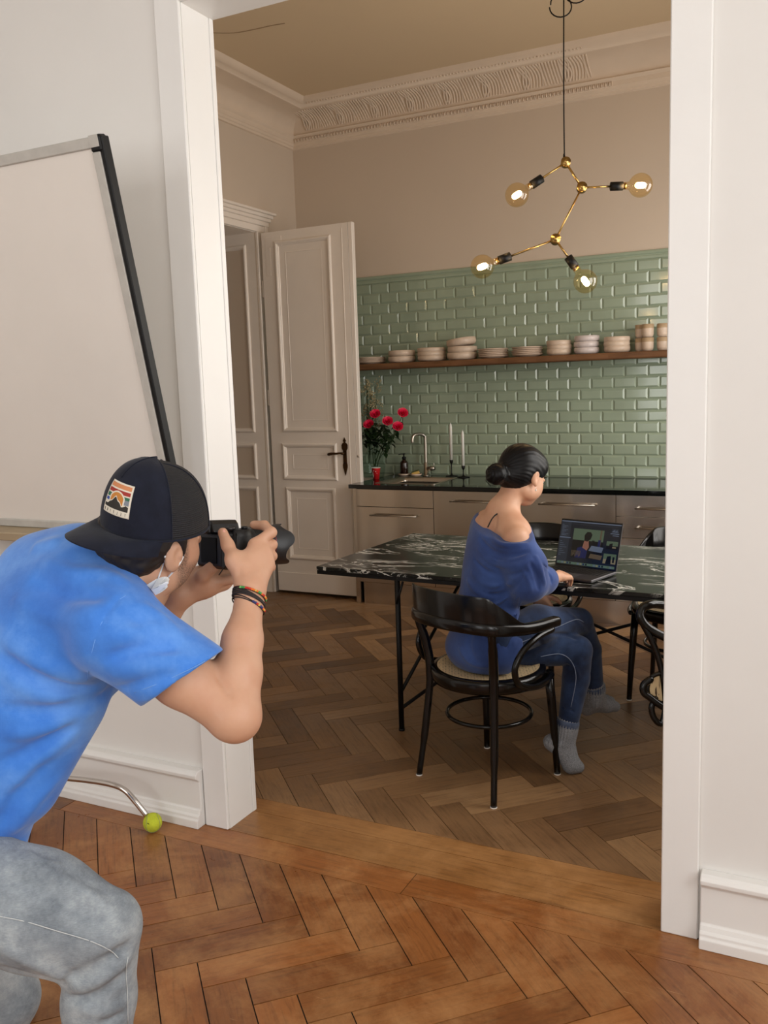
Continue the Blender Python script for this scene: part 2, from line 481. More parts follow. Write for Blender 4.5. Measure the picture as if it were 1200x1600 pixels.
# baseboards
BASEPROF = [(0, 0), (.052, 0), (.052, .03), (.046, .036), (.046, .044), (.038, .05), (.034, .062), (.028, .066), (.028, .172), (.036, .18), (.046, .188), (.047, .2), (.04, .208), (.03, .213), (0, .213)]
def baseboard(b, x0, x1, y, sgn=-1):
    poly = [(y+sgn*(p[0]+.0), p[1]) for p in BASEPROF]
    b.prism(poly, x0, x1, 'x')
b = MB(); baseboard(b, NX0, OX0-cw-.004, YF+.012); struct(b.build('baseboard_left', M_trim, bevel=.003))
b = MB(); baseboard(b, OX1+cw+.008, NX1, YF+.012); struct(b.build('baseboard_right', M_trim, bevel=.003))
b = MB()
b.box(KX0, KX0+.02, -3.7, DY0-.2, 0, .2, .004); struct(b.build('baseboard_kitchen', M_trim))

# ---- kitchen cornice
def sweep_prof(b, prof, path, mi=0):
    # prof (out, z): out = distance from wall; path: list of (x,y,nx,ny) corner points with inward mitre vectors
    R = []
    for (x, y, nx, ny) in path:
        R.append([(x+nx*o, y+ny*o, z) for o, z in prof])
    b.rings(R, mi, True, False)
Z0 = 3.50
prof = [(0, 3.455), (.012, 3.46), (.014, 3.475), (.022, 3.48), (.026, 3.495)]
prof += [(.032, 3.50), (.034, 3.53), (.045, 3.54), (.048, 3.552), (.040, 3.556), (.034, 3.560)]
for i in range(11):
    a = i/10*PI/2; prof.append((.034+.19*(1-math.cos(a)), 3.56+.115*math.sin(a)))
prof += [(.232, 3.678), (.24, 3.69), (.262, 3.70), (.285, 3.715), (.29, 3.725), (.30, 3.74), (.0, 3.745)]
b = MB()
path = [(KX1, 0, -1, -1), (KX0, 0, 1, -1), (KX0, YB, 1, 1), (KX1, YB, -1, 1), (KX1, 0, -1, -1)]
sweep_prof(b, prof, path)
cor = b.build('cornice', M_cornice); struct(cor); cor.name = 'trim_2'
cor.modifiers.new('es', 'EDGE_SPLIT').split_angle = .6
# flutes and dentils on the old stretch of the back-wall cornice
b = MB()
x = KX0+.16; FX1 = 1.73; kk = 0
while x < FX1:
    pts = []
    motif = (kk % 14) in (0, 1)
    for i in range(7):
        a = (.12+.80*i/6)*PI/2
        lean = (0.010*math.sin(i/6*PI)) * (1 if kk % 14 < 7 else -1)
        pts.append((x+lean, -(.034+.19*(1-math.cos(a)))-.002, 3.56+.115*math.sin(a)-.001))
    if not motif:
        b.tube(pts, [.004, .0055, .006, .0065, .007, .0075, .008], 6, rnd=True)
    else:
        for s_ in (-1, 1):
            q = [(p[0]+s_*.012*math.sin(i*.9), p[1]-.004, p[2]) for i, p in enumerate(pts)]
            b.tube(q, .0075, 6, rnd=True)
    x += .021; kk += 1
x = KX0+.3
while x < FX1+.0:
    b.box(x, x+.012, -.268, -.238, 3.694, 3.716, .003)
    x += .024
x = KX0+.05
while x < FX1+.12:
    b.sphere((x, -.037, 3.515), .0115, 8, sc=(.75, .9, 1.25)); b.box(x+.011, x+.0155, -.044, -.03, 3.503, 3.53, .0015)
    x += .027
b.build('ornament', M_cornice, cor)

# ---- tiled backsplash on the back wall (bevelled metro tiles)
M_tile = mat('sage_green_glazed_tile', (152, 166, 145), .12, var=.1, vs=2.2, bump=.05, bs=5, bd=.004)
M_grout = mat('grout', (160, 170, 146), .7)
TW, TH = .156, .078
b = MB()
def tile(b, x0, x1, z0, z1):
    g = .0012; e = .0115; d0, d1 = -.005, -.0115
    x0 += g; x1 -= g; z0 += g; z1 -= g
    vs = [(x0, 0, z0), (x1, 0, z0), (x1, 0, z1), (x0, 0, z1), (x0, d0, z0), (x1, d0, z0), (x1, d0, z1), (x0, d0, z1)]
    jx, jy = (rng.random()-.5)*.0009, (rng.random()-.5)*.0009
    ex = min(e, (x1-x0)*.45)
    vs += [(x0+ex, d1+jx, z0+e), (x1-ex, d1-jx, z0+e), (x1-ex, d1-jx+jy, z1-e), (x0+ex, d1+jx+jy, z1-e)]
    fs = [(0, 1, 5, 4), (1, 2, 6, 5), (2, 3, 7, 6), (3, 0, 4, 7), (4, 5, 9, 8), (5, 6, 10, 9), (6, 7, 11, 10), (7, 4, 8, 11), (8, 9, 10, 11)]
    b.add(vs, fs)
ztop = (30.85-.5)*TH
for r in range(19):
    z1 = ztop-r*TH; z0 = z1-TH
    off = 0 if r % 2 == 0 else TW/2
    i = -6
    while True:
        x0 = i*TW+off; x1 = x0+TW; i += 1
        if x1 <= KX0: continue
        if x0 >= KX1: break
        tile(b, max(x0, KX0), min(x1, KX1), z0, z1)
tl = b.build('tile_backsplash', M_tile, wall_back)
b = MB()
b.prism([(0, ztop), (-.008, ztop), (-.0125, ztop+.004), (-.0125, ztop+.02), (-.008, ztop+.024), (-.008, ztop+.03), (-.016, ztop+.036), (-.019, ztop+.046), (-.016, ztop+.056), (0, ztop+.06)], KX0, KX1, 'x')
b.build('tile_border', M_tile, wall_back, bevel=.002)
b = MB(); b.box(KX0, KX1, -.0035, 0, .86, ztop+.001); b.build('grout', M_grout, wall_back)

# ---- door casing and panelled reveal of the left doorway
def relief(b, u0, u1, z0, z1, F, prof):
    # concentric rectangular loops; F maps (u, z, h) -> xyz
    L = []
    for ins, h in prof:
        L.append([F(u0+ins, z0+ins, h), F(u1-ins, z0+ins, h), F(u1-ins, z1-ins, h), F(u0+ins, z1-ins, h)])
    for a, c in zip(L[:-1], L[1:]):
        b.add(a+c, [(0, 1, 5, 4), (1, 2, 6, 5), (2, 3, 7, 6), (3, 0, 4, 7)])
    b.add(L[-1], [(0, 1, 2, 3)])
PANEL = [(0, 0), (.0, .006), (.006, .012), (.014, .014), (.022, .010), (.026, .004), (.030, .003), (.034, -.006), (.040, -.009), (.075, -.010), (.080, -.006), (.088, -.004), (.092, -.008)]
def panelled(b, u0, u1, z0, z1, panels, F, prof=PANEL):
    # panels: list of (pu0,pu1,pz0,pz1) sorted by z
    cur = z0
    for (a0, a1, c0, c1) in panels:
        b.add([F(u0, cur, 0), F(u1, cur, 0), F(u1, c0, 0), F(u0, c0, 0)], [(0, 1, 2, 3)])
        b.add([F(u0, c0, 0), F(a0, c0, 0), F(a0, c1, 0), F(u0, c1, 0)], [(0, 1, 2, 3)])
        b.add([F(a1, c0, 0), F(u1, c0, 0), F(u1, c1, 0), F(a1, c1, 0)], [(0, 1, 2, 3)])
        relief(b, a0, a1, c0, c1, F, prof)
        cur = c1
    b.add([F(u0, cur, 0), F(u1, cur, 0), F(u1, z1, 0), F(u0, z1, 0)], [(0, 1, 2, 3)])
b = MB()
Fr = lambda u, z, h: (u, DY1-.004-h, z)
PZ = [(.276, .836), (.893, 1.172), (1.258, 2.664)]
panelled(b, KX0-.44, KX0-.005, 0, DZ, [(KX0-.36, KX0-.085, a, c) for a, c in PZ], Fr)
Fl = lambda u, z, h: (u, DY0+.004+h, z)
panelled(b, KX0-.44, KX0-.005, 0, DZ, [(KX0-.36, KX0-.085, a, c) for a, c in PZ], Fl)
b.box(KX0-.42, KX0, DY0, DY1, DZ-.004, DZ+.002)
# head casing: stacked mouldings, and side architraves
for (o, z0, z1, e) in ((.018, DZ, 2.80, 0), (.030, 2.80, 2.835, .02), (.042, 2.835, 2.86, .035), (.055, 2.86, 2.885, .05), (.072, 2.885, 2.905, .07)):
    b.box(KX0, KX0+o, DY0-.13-e, DY1+.13+e, z0, z1, .004)
b.box(KX0, KX0+.022, DY1+.002, DY1+.13, 0, DZ, .004); b.box(KX0, KX0+.022, DY0-.13, DY0-.002, 0, DZ, .004)
b.box(KX0, KX0+.03, DY1+.10, DY1+.135, 0, 2.8, .004)
struct(b.build('trim_3', M_door, fixn=False))
# hinge knuckles / keeper marks on the jamb
# ---- the open door leaf
DLY = -.592
dl = struct(empty('door_1', (-.604, DLY, 0)))
b = MB()
LX0, LX1 = 0.0, .732
Fd = lambda u, z, h: (u, -h, z)
pz = [(.115, .55, .276, .836), (.10, .575, .893, 1.172), (.115, .592, 1.258, 2.664)]
panelled(b, LX0, LX1, .022, 2.735, pz, Fd)
b.box(LX0, LX1, .006, .042, .022, 2.735)
for (q0, q1, r0, r1) in ((LX0, LX1, .022, .0222), (LX0, LX1, 2.7348, 2.735)): b.box(q0, q1, 0, .042, r0, r1)
b.box(LX0, LX0+.001, 0, .042, .022, 2.735); b.box(LX1-.001, LX1, 0, .042, .022, 2.735)
b.build('leaf', M_door, dl, fixn=False)
b = MB(); b.box(LX1, LX1+.034, .004, .046, .022, 2.738, .004); b.box(LX1-.052, LX1-.046, -.003, .001, .18, 2.70, .001)
b.build('edge_strip', M_door, dl)
b = MB(); b.box(LX0+.006, LX1-.004, -.010, 0, .022, .17, .003); b.build('kick_board', M_door, dl)
b = MB(); b.box(.035, .175, -.0018, .001, 2.625, 2.70, .0008); b.box(.035, .075, -.0018, .001, 2.42, 2.6245, .0008)
b.build('corner_plate', M_door, dl)
M_brass_old = mat('aged_brass', (78, 56, 34), .38, .9, var=.25, vs=30)
hx = LX1-.088
hd = empty('door_handle', (hx, -.001, 0), parent=dl)
b = MB()
plate = [(-.010, .98), (-.004, .955), (0, .945), (.004, .955), (.010, .98), (.016, 1.0), (.017, 1.02), (.013, 1.035), (.0125, 1.12), (.021, 1.135), (.022, 1.16), (.014, 1.172), (.006, 1.178), (.011, 1.19), (.006, 1.2), (0, 1.215), (-.006, 1.2), (-.011, 1.19), (-.006, 1.178), (-.014, 1.172), (-.022, 1.16), (-.021, 1.135), (-.0125, 1.12), (-.013, 1.035), (-.017, 1.02), (-.016, 1.0)]
zc0 = 1.08
plate = [(p[0]*1.15, (p[1]-zc0)*1.05+1.075) for p in plate]
b.prism(plate, -.006, 0, 'y')
b.build('escutcheon', M_brass_old, hd, bevel=.0015)
b = MB()
b.tube([(0, 0, 1.098), (0, -.028, 1.098), (0, -.045, 1.098)], [.010, .008, .010], 10)
b.tube(crom([(.004, -.042, 1.098), (-.02, -.044, 1.102), (-.05, -.044, 1.098), (-.085, -.042, 1.097), (-.118, -.041, 1.092)], 5), [.009]*4+[.007]*4+[.0075]*4+[.0085]*4+[.0105]*5, 10, rnd=True)
b.build('lever', M_brass_old, hd)
b = MB(); b.tube([(0, -.0062, 1.028), (0, -.0075, 1.028)], .004, 8); b.box(-.0015, .0015, -.0072, -.006, 1.01, 1.028); b.build('keyhole', M_dark, hd)
b = MB(); b.tube([(LX1+.017, .003, 1.075), (LX1+.017, .001, 1.075)], .0085, 12); b.build('keeper', M_steel2, dl)
b = MB()
for z in (2.33, .42, 1.52):
    b.tube([(-.012, .012, z-.055), (-.012, .012, z+.055)], .008, 8, rnd=True)
b.build('hinge', M_door, dl)
# ================================================================== KITCHEN RUN
def thing(name, label, cat, loc=(0, 0, 0), rz=0.0, group=None): return empty(name, loc, rz, label, cat, group)
SEAMS = [.187, .796, 1.417, 2.043, 2.664, 3.285]
FY = -.728
def handle(b, x0, x1, z, y=FY):
    r = .0055
    b.tube([(x0-.012, y-.034, z), (x1+.012, y-.034, z)], r, 10)
    for x in (x0+.004, x1-.004): b.box(x-.007, x+.007, y-.038, y+.001, z-.006, z+.006, .001)
CAB = [
 ('false_front', 'brushed steel sink cabinet beside the open white door, slim panel above one handled door'),
 ('door', 'brushed steel cabinet with one tall front, directly behind the seated person'),
 ('door', 'brushed steel cabinet with one tall front, right of the seated head'),
 ('drawers', 'brushed steel drawer cabinet behind the laptop, with stacked bar handles'),
]
for i in range(4):
    x0, x1 = SEAMS[i], SEAMS[i+1]; g = .0016
    t = thing('kitchen_cabinet', CAB[i][1], 'cabinet', (x0, 0, 0), group='brushed steel cabinets along the back wall')
    W_ = x1-x0
    b = MB(); b.box(.001, W_-.001, FY+.022, -.02, .165, .853); b.build('body', M_blackmetal, t)
    def front(name, z0, z1, hx0=None, hx1=None, hz=None):
        b = MB(); b.box(g, W_-g, FY, FY+.02, z0+g, z1-g, .0012); f = b.build(name, M_steel, t)
        if hz is not None:
            b = MB(); handle(b, hx0, hx1, hz); h = b.build('handle', M_steel2, f)
    if i == 0:
        front('panel', .726, .853); front('door', .170, .726, .139, .479, .669)
    elif i in (1, 2):
        front('door', .170, .853, .147, .49, .785)
    else:
        front('drawer', .717, .853, .136, .48, .773); front('drawer', .58, .717, .136, .48, .650); front('drawer', .375, .58, .136, .48, .52); front('drawer', .17, .375, .136, .48, .32)
b = MB(); b.box(3.287, KX1-.004, FY, -.02, .165, .853, .002)
tag(b.build('end_cabinet', M_steel), 'plain steel end cabinet beyond the drawers, mostly hidden behind the right pier', 'cabinet')
b = MB(); b.box(.200, KX1-.004, -.672, -.655, 0, .164); 
tag(b.build('plinth_panel', M_steel), 'steel plinth strip running along the floor beneath the cabinets', 'plinth')
b = MB(); b.box(.150, .186, -.70, -.02, .0, .853); tag(b.build('side_panel', M_steel), 'narrow steel side panel closing the cabinet run beside the open door', 'panel')
# countertop with sink cut-out
SX0, SX1, SY0, SY1 = .305, .765, -.63, -.17
CT0, CT1 = .857, .885
b = MB()
b.box(.145, SX0, -.752, -.013, CT0, CT1); b.box(SX1, KX1-.003, -.752, -.013, CT0, CT1)
b.box(SX0, SX1, -.752, SY0, CT0, CT1); b.box(SX0, SX1, SY1, -.013, CT0, CT1)
tag(b.build('countertop', M_granite), 'polished black stone worktop running under the green tiles', 'countertop')
t = thing('sink', 'square stainless steel sink set into the black worktop', 'sink', (.535, -.40, CT1))
b = MB()
rx, ry = .23, .23
loops = [(rx+.012, .0005), (rx+.012, .0018), (rx-.012, .0018), (rx-.020, -.004), (rx-.028, -.03), (rx-.032, -.15), (rx-.06, -.172)]
R = []
for q, z in loops:
    pts = []
    for cx_, cy_, a0 in ((1, 1, 0), (-1, 1, PI/2), (-1, -1, PI), (1, -1, 3*PI/2)):
        rc = .03
        for k_ in range(5):
            a = a0+k_/4*PI/2; pts.append((cx_*(q-rc)+rc*math.cos(a), cy_*(q-rc)+rc*math.sin(a), z))
    R.append(pts)
b.rings(R, 0, True, False); n = len(R[0]); b.add([p for p in R[-1]], [tuple(range(n))])
b.build('basin', M_steel2, t, fixn=False)
b = MB(); b.lathe([(.0, -.170), (.04, -.170), (.042, -.166), (.0, -.166)], n=20); b.build('drain', M_chrome, t)
# faucet
t = thing('faucet', 'brushed steel gooseneck faucet standing behind the sink', 'faucet', (.468, -.095, CT1))
b = MB()
pts = [(0, 0, .0), (0, 0, .30)]+[(0-.032*(1-math.cos(a))*.8, -.0-.05*(1-math.cos(a)), .30+.045*math.sin(a)) for a in [PI*k/10/1.0 for k in range(1, 10)]]
pts += [(-.052, -.10, .295), (-.053, -.101, .27)]
pts = [(0, 0, 0), (0, 0, .15), (0, 0, .285), (-.006, -.008, .31), (-.022, -.03, .322), (-.045, -.07, .322), (-.058, -.092, .31), (-.062, -.10, .285), (-.062, -.10, .262)]
b.tube(crom(pts, 5), .0125, 14); b.lathe([(.0, 0), (.024, 0), (.024, .006), (.018, .008), (.018, .10), (.0135, .104), (0, .104)], n=20)
b.build('spout', M_steel2, t)
b = MB(); b.tube([(.016, 0, .055), (.075, -.01, .062)], [.018, .016], 14); b.tube([(.07, -.01, .062), (.072, -.012, .10)], .004, 8, rnd=True)
b.build('lever', M_steel2, t)
# shelf
M_shelf = mat('rough_old_wood', (108, 72, 42), .7, var=.35, vs=4, bump=.5, bs=30, bd=.004, aniso=(.6, 6, 6))
b = MB(); NSEG = 60; R = []
for i in range(NSEG+1):
    x = -.5+(KX1-.03+.5)*i/NSEG; j = math.sin(i*1.7)*.004+math.sin(i*.61)*.005
    R.append([(x, -.013, 1.706), (x, -.255+j, 1.704), (x, -.262+j, 1.712), (x, -.264+j*.7, 1.74), (x, -.258+j*.7, 1.748), (x, -.013, 1.7495)])
b.rings(R, 0, False, True)
tag(b.build('wall_shelf', M_shelf), 'long rough wooden shelf fixed across the green tiles', 'shelf')
SHZ = 1.7495
# crockery
M_stone = mat('speckled_beige_stoneware', (205, 184, 164), .38, var=.07, vs=40, bump=.05, bs=40)
M_stone2 = mat('lilac_white_stoneware', (206, 194, 190), .3, var=.05, vs=40)
M_band = mat('raw_clay_band', (176, 150, 118), .6, var=.06, vs=50)
def plate_mesh(r):
    b = MB(); b.lathe([(0, 0), (r*.62, 0), (r*.66, .004), (r*.93, .011), (r, .017), (r*.995, .0195), (r*.93, .0165), (r*.66, .008), (r*.6, .006), (0, .006)], n=40); return b
def bowl_mesh(r, h):
    b = MB(); b.lathe([(0, 0), (r*.78, 0), (r*.90, .006), (r*.985, h*.35), (r, h*.6), (r*.985, h), (r*.95, h+.001), (r*.945, h*.6), (r*.9, h*.25), (r*.7, .008), (0, .008)], n=40); return b
ORD = ['lowest', 'second from below', 'third from below', 'fourth from below', 'top']
def stack(kind, x, n, r, hh, step, where, mats, grp, y=-.135, tilt=0.0):
    proto = None
    for i in range(n):
        nm = 'plate' if kind == 'plate' else 'bowl'
        pos = ORD[i] if i < n-1 else 'topmost'
        if n == 2: pos = ('lower', 'upper')[i]
        lab = mats[1]+' %s, %s in the %s' % (nm, pos, where)
        if proto is None:
            m_ = plate_mesh(r) if kind == 'plate' else bowl_mesh(r, hh)
            o = m_.build(nm, mats[0]); proto = o
            for p in o.data.polygons: p.use_smooth = True
        else:
            o = proto.copy(); COL.objects.link(o)
        o.location = (x+rng.uniform(-.003, .003), y+rng.uniform(-.003, .003), SHZ+.0005+i*step)
        o.rotation_euler = (0, 0, rng.random()*6)
        if tilt and i == n-1:
            o.rotation_euler = (0, -tilt, 0); o.location.z += .012
        tag(o, lab, nm, grp)
BEI = (M_stone, 'beige stoneware'); LIL = (M_stone2, 'pale lilac stoneware')
stack('plate', .045, 4, .116, 0, .0105, 'low stack nearest the open door', BEI, 'plates on the wall shelf')
stack('bowl', .310, 2, .103, .046, .044, 'first bowl stack from the door', BEI, 'bowls on the wall shelf')
stack('bowl', .556, 3, .107, .040, .029, 'second bowl stack from the door', BEI, 'bowls on the wall shelf')
stack('bowl', .800, 3, .109, .052, .044, 'stack with the tilted top', BEI, 'bowls on the wall shelf', tilt=.13)
stack('plate', 1.040, 5, .111, 0, .0125, 'stack right of the tilted bowl', BEI, 'plates on the wall shelf')
stack('plate', 1.293, 5, .110, 0, .0125, 'second plate stack right of the tilted bowl', BEI, 'plates on the wall shelf')
stack('bowl', 1.524, 3, .085, .043, .029, 'stack left of the lilac bowls', BEI, 'bowls on the wall shelf')
stack('bowl', 1.717, 3, .085, .043, .040, 'lilac bowl stack', LIL, 'bowls on the wall shelf')
stack('bowl', 1.922, 3, .087, .043, .031, 'stack beside the tall cups', BEI, 'bowls on the wall shelf')
def cup():
    b = MB(); b.lathe([(0, 0), (.022, 0), (.032, .006), (.0375, .022), (.038, .06)], n=28, cap=False)
    b.lathe([(.038, .06), (.038, .088), (.0365, .0885), (.0355, .08), (.033, .02), (.0, .012)], n=28, mi=1, cap=False)
    return b
cp = cup(); CUPS = [(2.075, -.10, 0, 'lower cup of the pair standing behind'), (2.075, -.10, 1, 'upper cup of the pair standing behind'), (2.131, -.16, 0, 'lower cup of the front pair'), (2.131, -.16, 1, 'upper cup of the front pair'),
        (2.222, -.13, 0, 'lower cup of the pair beside the right pier'), (2.222, -.13, 1, 'upper cup of the pair beside the right pier')]
c0 = None
for x, y, k_, lab in CUPS:
    if c0 is None: o = c0 = cp.build('cup', [M_stone, M_band])
    else: o = c0.copy(); COL.objects.link(o)
    o.location = (x, y, SHZ+.0005+k_*.0885)
    tag(o, 'beige clay-banded cup, '+lab, 'cup', 'cups stacked at the right end of the shelf')

# ---- things on the worktop
M_glass = bpy.data.materials.new('clear_glass'); M_glass.use_nodes = True
def thin_glass(m, tint, f=.12, rough=.03):
    t = NT(m); out = t.t.nodes['Material Output']
    tr = t.n('ShaderNodeBsdfTransparent'); tr.inputs[0].default_value = tint
    gl = t.n('ShaderNodeBsdfGlossy'); gl.inputs['Roughness'].default_value = rough
    fr = t.n('ShaderNodeLayerWeight'); fr.inputs[0].default_value = .5
    geo = t.n('ShaderNodeNewGeometry')
    mx = t.n('ShaderNodeMixShader'); ad = t.math('ADD', t.math('MULTIPLY', t.math('POWER', fr.outputs[1], 3.0), .45), f*.25)
    ad = t.math('MULTIPLY', ad, t.math('SUBTRACT', 1.0, geo.outputs['Backfacing']))
    t.l(ad, mx.inputs[0]); t.l(tr.outputs[0], mx.inputs[1]); t.l(gl.outputs[0], mx.inputs[2])
    t.l(mx.outputs[0], out.inputs[0]); return m
thin_glass(M_glass, (.90, .95, .93, 1))
t = thing('glass_vase', 'clear glass vase holding the roses beside the open door', 'vase', (.115, -.28, CT1))
b = MB(); b.lathe([(.072, .002), (.078, .01), (.088, .09), (.082, .16), (.05, .205), (.042, .23), (.052, .262)], n=32, cap=False)
b.build('glass', M_glass, t)
b = MB(); b.lathe([(0, 0), (.072, 0), (.075, .006), (0, .008)], n=32); b.build('base', M_glass, t)
b = MB(); b.lathe([(0, .009), (.073, .01), (.084, .08), (.084, .12), (0, .12)], n=28)
M_water = bpy.data.materials.new('water'); M_water.use_nodes = True; thin_glass(M_water, (.93, .96, .95, 1), .05)
b.build('water', M_water, t)
# roses
M_rose = mat('magenta_rose', (226, 22, 72), .55, var=.25, vs=60, sss=.05)
M_leaf = mat('rose_leaf', (30, 50, 24), .45, var=.3, vs=20)
M_stem = mat('green_stem', (42, 66, 32), .5)
def petal(b, c, axis, ang, r, h, open_):
    # curved cup-shaped petal around axis
    az = unit(axis); ax = unit(np.cross(az, V(.3, .9, .1))); ay = np.cross(az, ax)
    R = []
    n, m = 7, 6
    for i in range(m+1):
        t_ = i/m
        row = []
        rad = r*(.35+open_*t_**1.3); hh = h*(t_-.12*t_*t_)
        wid = .95*math.sin(PI*min(1, .18+.72*t_))+.25
        for j in range(n+1):
            a = ang+(j/n-.5)*1.45*wid
            cr = rad*(1-.10*math.cos((j/n-.5)*PI)) + (.10*r*max(0, t_-.8)*5)
            row.append(V(*c)+az*hh+(ax*math.cos(a)+ay*math.sin(a))*cr)
        R.append(row)
    vs = [p for r_ in R for p in r_]; fs = []
    for i in range(m):
        for j in range(n):
            a = i*(n+1)+j; fs.append((a, a+1, a+n+2, a+n+1))
    b.add(vs, fs, 0, True)
def leafb(b, p, d, up, L_, W_):
    d = unit(d); s_ = unit(np.cross(d, up)); u_ = np.cross(s_, d)
    vs = []; n = 6
    for i in range(n+1):
        t_ = i/n; w_ = W_*math.sin(PI*min(1, t_*.92+.04))**.8
        c = V(*p)+d*L_*t_-u_*L_*.25*t_*t_
        vs += [c-s_*w_+u_*w_*.3, c, c+s_*w_+u_*w_*.3]
    fs = []
    for i in range(n):
        a = i*3; fs += [(a, a+1, a+4, a+3), (a+1, a+2, a+5, a+4)]
    b.add(vs, fs, 0, True)
ROSES = [(.155, -.30, 1.357, 'topmost on the left'), (.103, -.31, 1.281, 'lowest on the left'), (.258, -.31, 1.303, 'large one in the middle'), (.372, -.29, 1.363, 'highest on the right'), (.333, -.30, 1.263, 'lower one on the right edge')]
for i, (x, y, z, lab) in enumerate(ROSES):
    t = thing('rose', 'magenta rose in the glass vase, %s' % lab, 'rose', (x, y, z), group='roses in the glass vase')
    ax = unit(V((x-.16)*1.6+.25, -.75, .62)); b = MB()
    for ly, (cnt, rr, hh, op) in enumerate(((4, .014, .046, .20), (5, .023, .047, .42), (6, .033, .044, .62), (6, .040, .037, .85))):
        for k_ in range(cnt): petal(b, (0, 0, 0), ax, k_*2*PI/cnt+ly*.7+i, rr, hh, op*.75)
    b.build('bloom', M_rose, t)
    b = MB(); dx, dy, dz = .115-x, -.28-y, CT1+.03-z
    b.tube(crom([(0, 0, 0), (dx*.25, dy*.3, dz*.3), (dx*.75, dy*.8, dz*.65), (dx+.02*math.cos(i*2), dy+.02*math.sin(i*2), dz)], 5), .0028, 6)
    b.tube([tuple(-ax*.004), tuple(ax*.006)], [.004, .012], 8)
    b.build('stem', M_stem, t)
    b = MB(); r2 = random.Random(i)
    for k_ in range(7):
        f = .12+.07*k_
        p = V(dx*f, dy*f, dz*f*1.0); a = r2.random()*6.28
        leafb(b, p, V(math.cos(a), math.sin(a)-.3, -.35+.3*r2.random()), V(0, 0, 1), .05+.03*r2.random(), .013+.006*r2.random())
    b.build('leaf', M_leaf, t)
# gypsophila-like filler sprig
t = thing('filler_sprig', 'tall sprig of small pale dried blossoms behind the roses', 'flower', (.06, -.24, 1.22))
M_spr = mat('pale_blossom', (160, 148, 112), .8, var=.3, vs=60)
b = MB(); b2 = MB(); r2 = random.Random(9)
for k_ in range(44):
    tx, ty, tz = -.05+.15*r2.random(), -.05+.1*r2.random(), .06+.34*r2.random()
    b2.tube(crom([(0, 0, -.28), (tx*.2, ty*.2, 0), (tx, ty, tz)], 3), .0012, 4)
    for q in range(9):
        d_ = V(r2.gauss(0, .012), r2.gauss(0, .012), r2.gauss(0, .016))
        b.sphere((tx+d_[0], ty+d_[1], tz+d_[2]), .0058, 6)
b.build('blossom', M_spr, t); b2.build('stem', M_stem, t)
t = thing('foliage_sprig', 'dark green leafy sprig hanging low over the vase', 'leaf', (.155, -.29, 1.17))
b = MB(); r2 = random.Random(5)
for k_ in range(85):
    p = V(r2.uniform(-.12, .11), r2.uniform(-.04, .04), r2.uniform(-.03, .12)); a = r2.random()*6.28
    leafb(b, p, V(math.cos(a), math.sin(a)*.6, r2.uniform(-.7, .2)), V(0, -.3, 1), .05+.03*r2.random(), .012+.007*r2.random())
b.build('leaf', M_leaf, t)
b = MB()
for k_ in range(5): b.tube([(-.045+.008*k_, -.01, -.24), (r2.uniform(-.08, .1), 0, .08)], .0015, 5)
b.build('stem', M_stem, t)
# red paper cup
t = thing('paper_cup', 'small red paper cup with white rim on the worktop', 'cup', (.172, -.36, CT1))
M_red = mat('red_paper', (200, 30, 34), .45); M_white = mat('white_card', (236, 232, 226), .5)
b = MB(); b.lathe([(0, 0), (.022, 0), (.0335, .083)], n=28, cap=False); b.build('body', M_red, t)
b = MB(); b.lathe([(.0335, .083), (.0352, .0845), (.0345, .087), (.032, .0855), (.0215, .004), (0, .004)], n=28, cap=False); b.build('rim', M_white, t)
b = MB()
for a, z, s_ in ((-1.2, .058, .004), (-1.75, .064, .003), (-.9, .045, .003), (-1.95, .03, .0025)):
    r_ = .022+(.0115)*z/.083+.0006
    b.sphere((r_*math.cos(a), r_*math.sin(a), z), s_, 8, sc=(1, .3, 1))
for z in (.02, .03, .04, .05):
    r_ = .022+.0115*z/.083+.0004; a = -2.05; b.box(r_*math.cos(a)-.0015, r_*math.cos(a)+.0015, r_*math.sin(a)-.0006, r_*math.sin(a)+.0006, z-.006, z+.006)
b.build('print', M_white, t)
# soap bottle on a dish
def dish(x, y, lab):
    t = thing('soap_dish', lab, 'dish', (x, y, CT1))
    b = MB(); b.lathe([(0, 0), (.036, 0), (.044, .006), (.048, .016), (.045, .017), (.038, .008), (0, .007)], n=30); b.build('bowl', M_stone, t); return t
t = thing('soap_bottle', 'brown glass soap bottle with black pump on a pale dish', 'bottle', (.283, -.095, CT1+.0075))
M_amber = mat('amber_glass', (36, 17, 8), .08, coat=.4, var=.1)
b = MB(); b.lathe([(0, 0), (.030, 0), (.032, .004), (.032, .088), (.028, .10), (.015, .113), (.013, .122), (0, .122)], n=28); b.build('bottle_body', M_amber, t)
b = MB(); b.lathe([(0, .120), (.0155, .120), (.0155, .138), (.006, .14), (.005, .155), (.010, .157), (.010, .165), (0, .166)], n=18); b.tube([(0, 0, .161), (-.02, -.012, .161), (-.034, -.02, .157)], .004, 8, rnd=True); b.build('pump', M_blackmetal, t)
b = MB()
dish(.283, -.095, 'pale round dish beneath the brown soap bottle'); dish(.385, -.10, 'pale round dish holding a yellow sponge')
b = MB(); b.box(-.03, .03, -.02, .02, 0, .022, .004); b.box(-.03, .03, -.02, .02, .022, .028, .002, 1)
o = b.build('sponge', [mat('yellow_sponge', (206, 168, 92), .9, bump=.6, bs=120), mat('green_scour', (86, 92, 50), .9)])
o.location = (.385, -.10, CT1+.012); o.rotation_euler = (.05, -.28, .4); tag(o, 'yellow sponge lying tilted on a pale dish by the faucet', 'sponge')
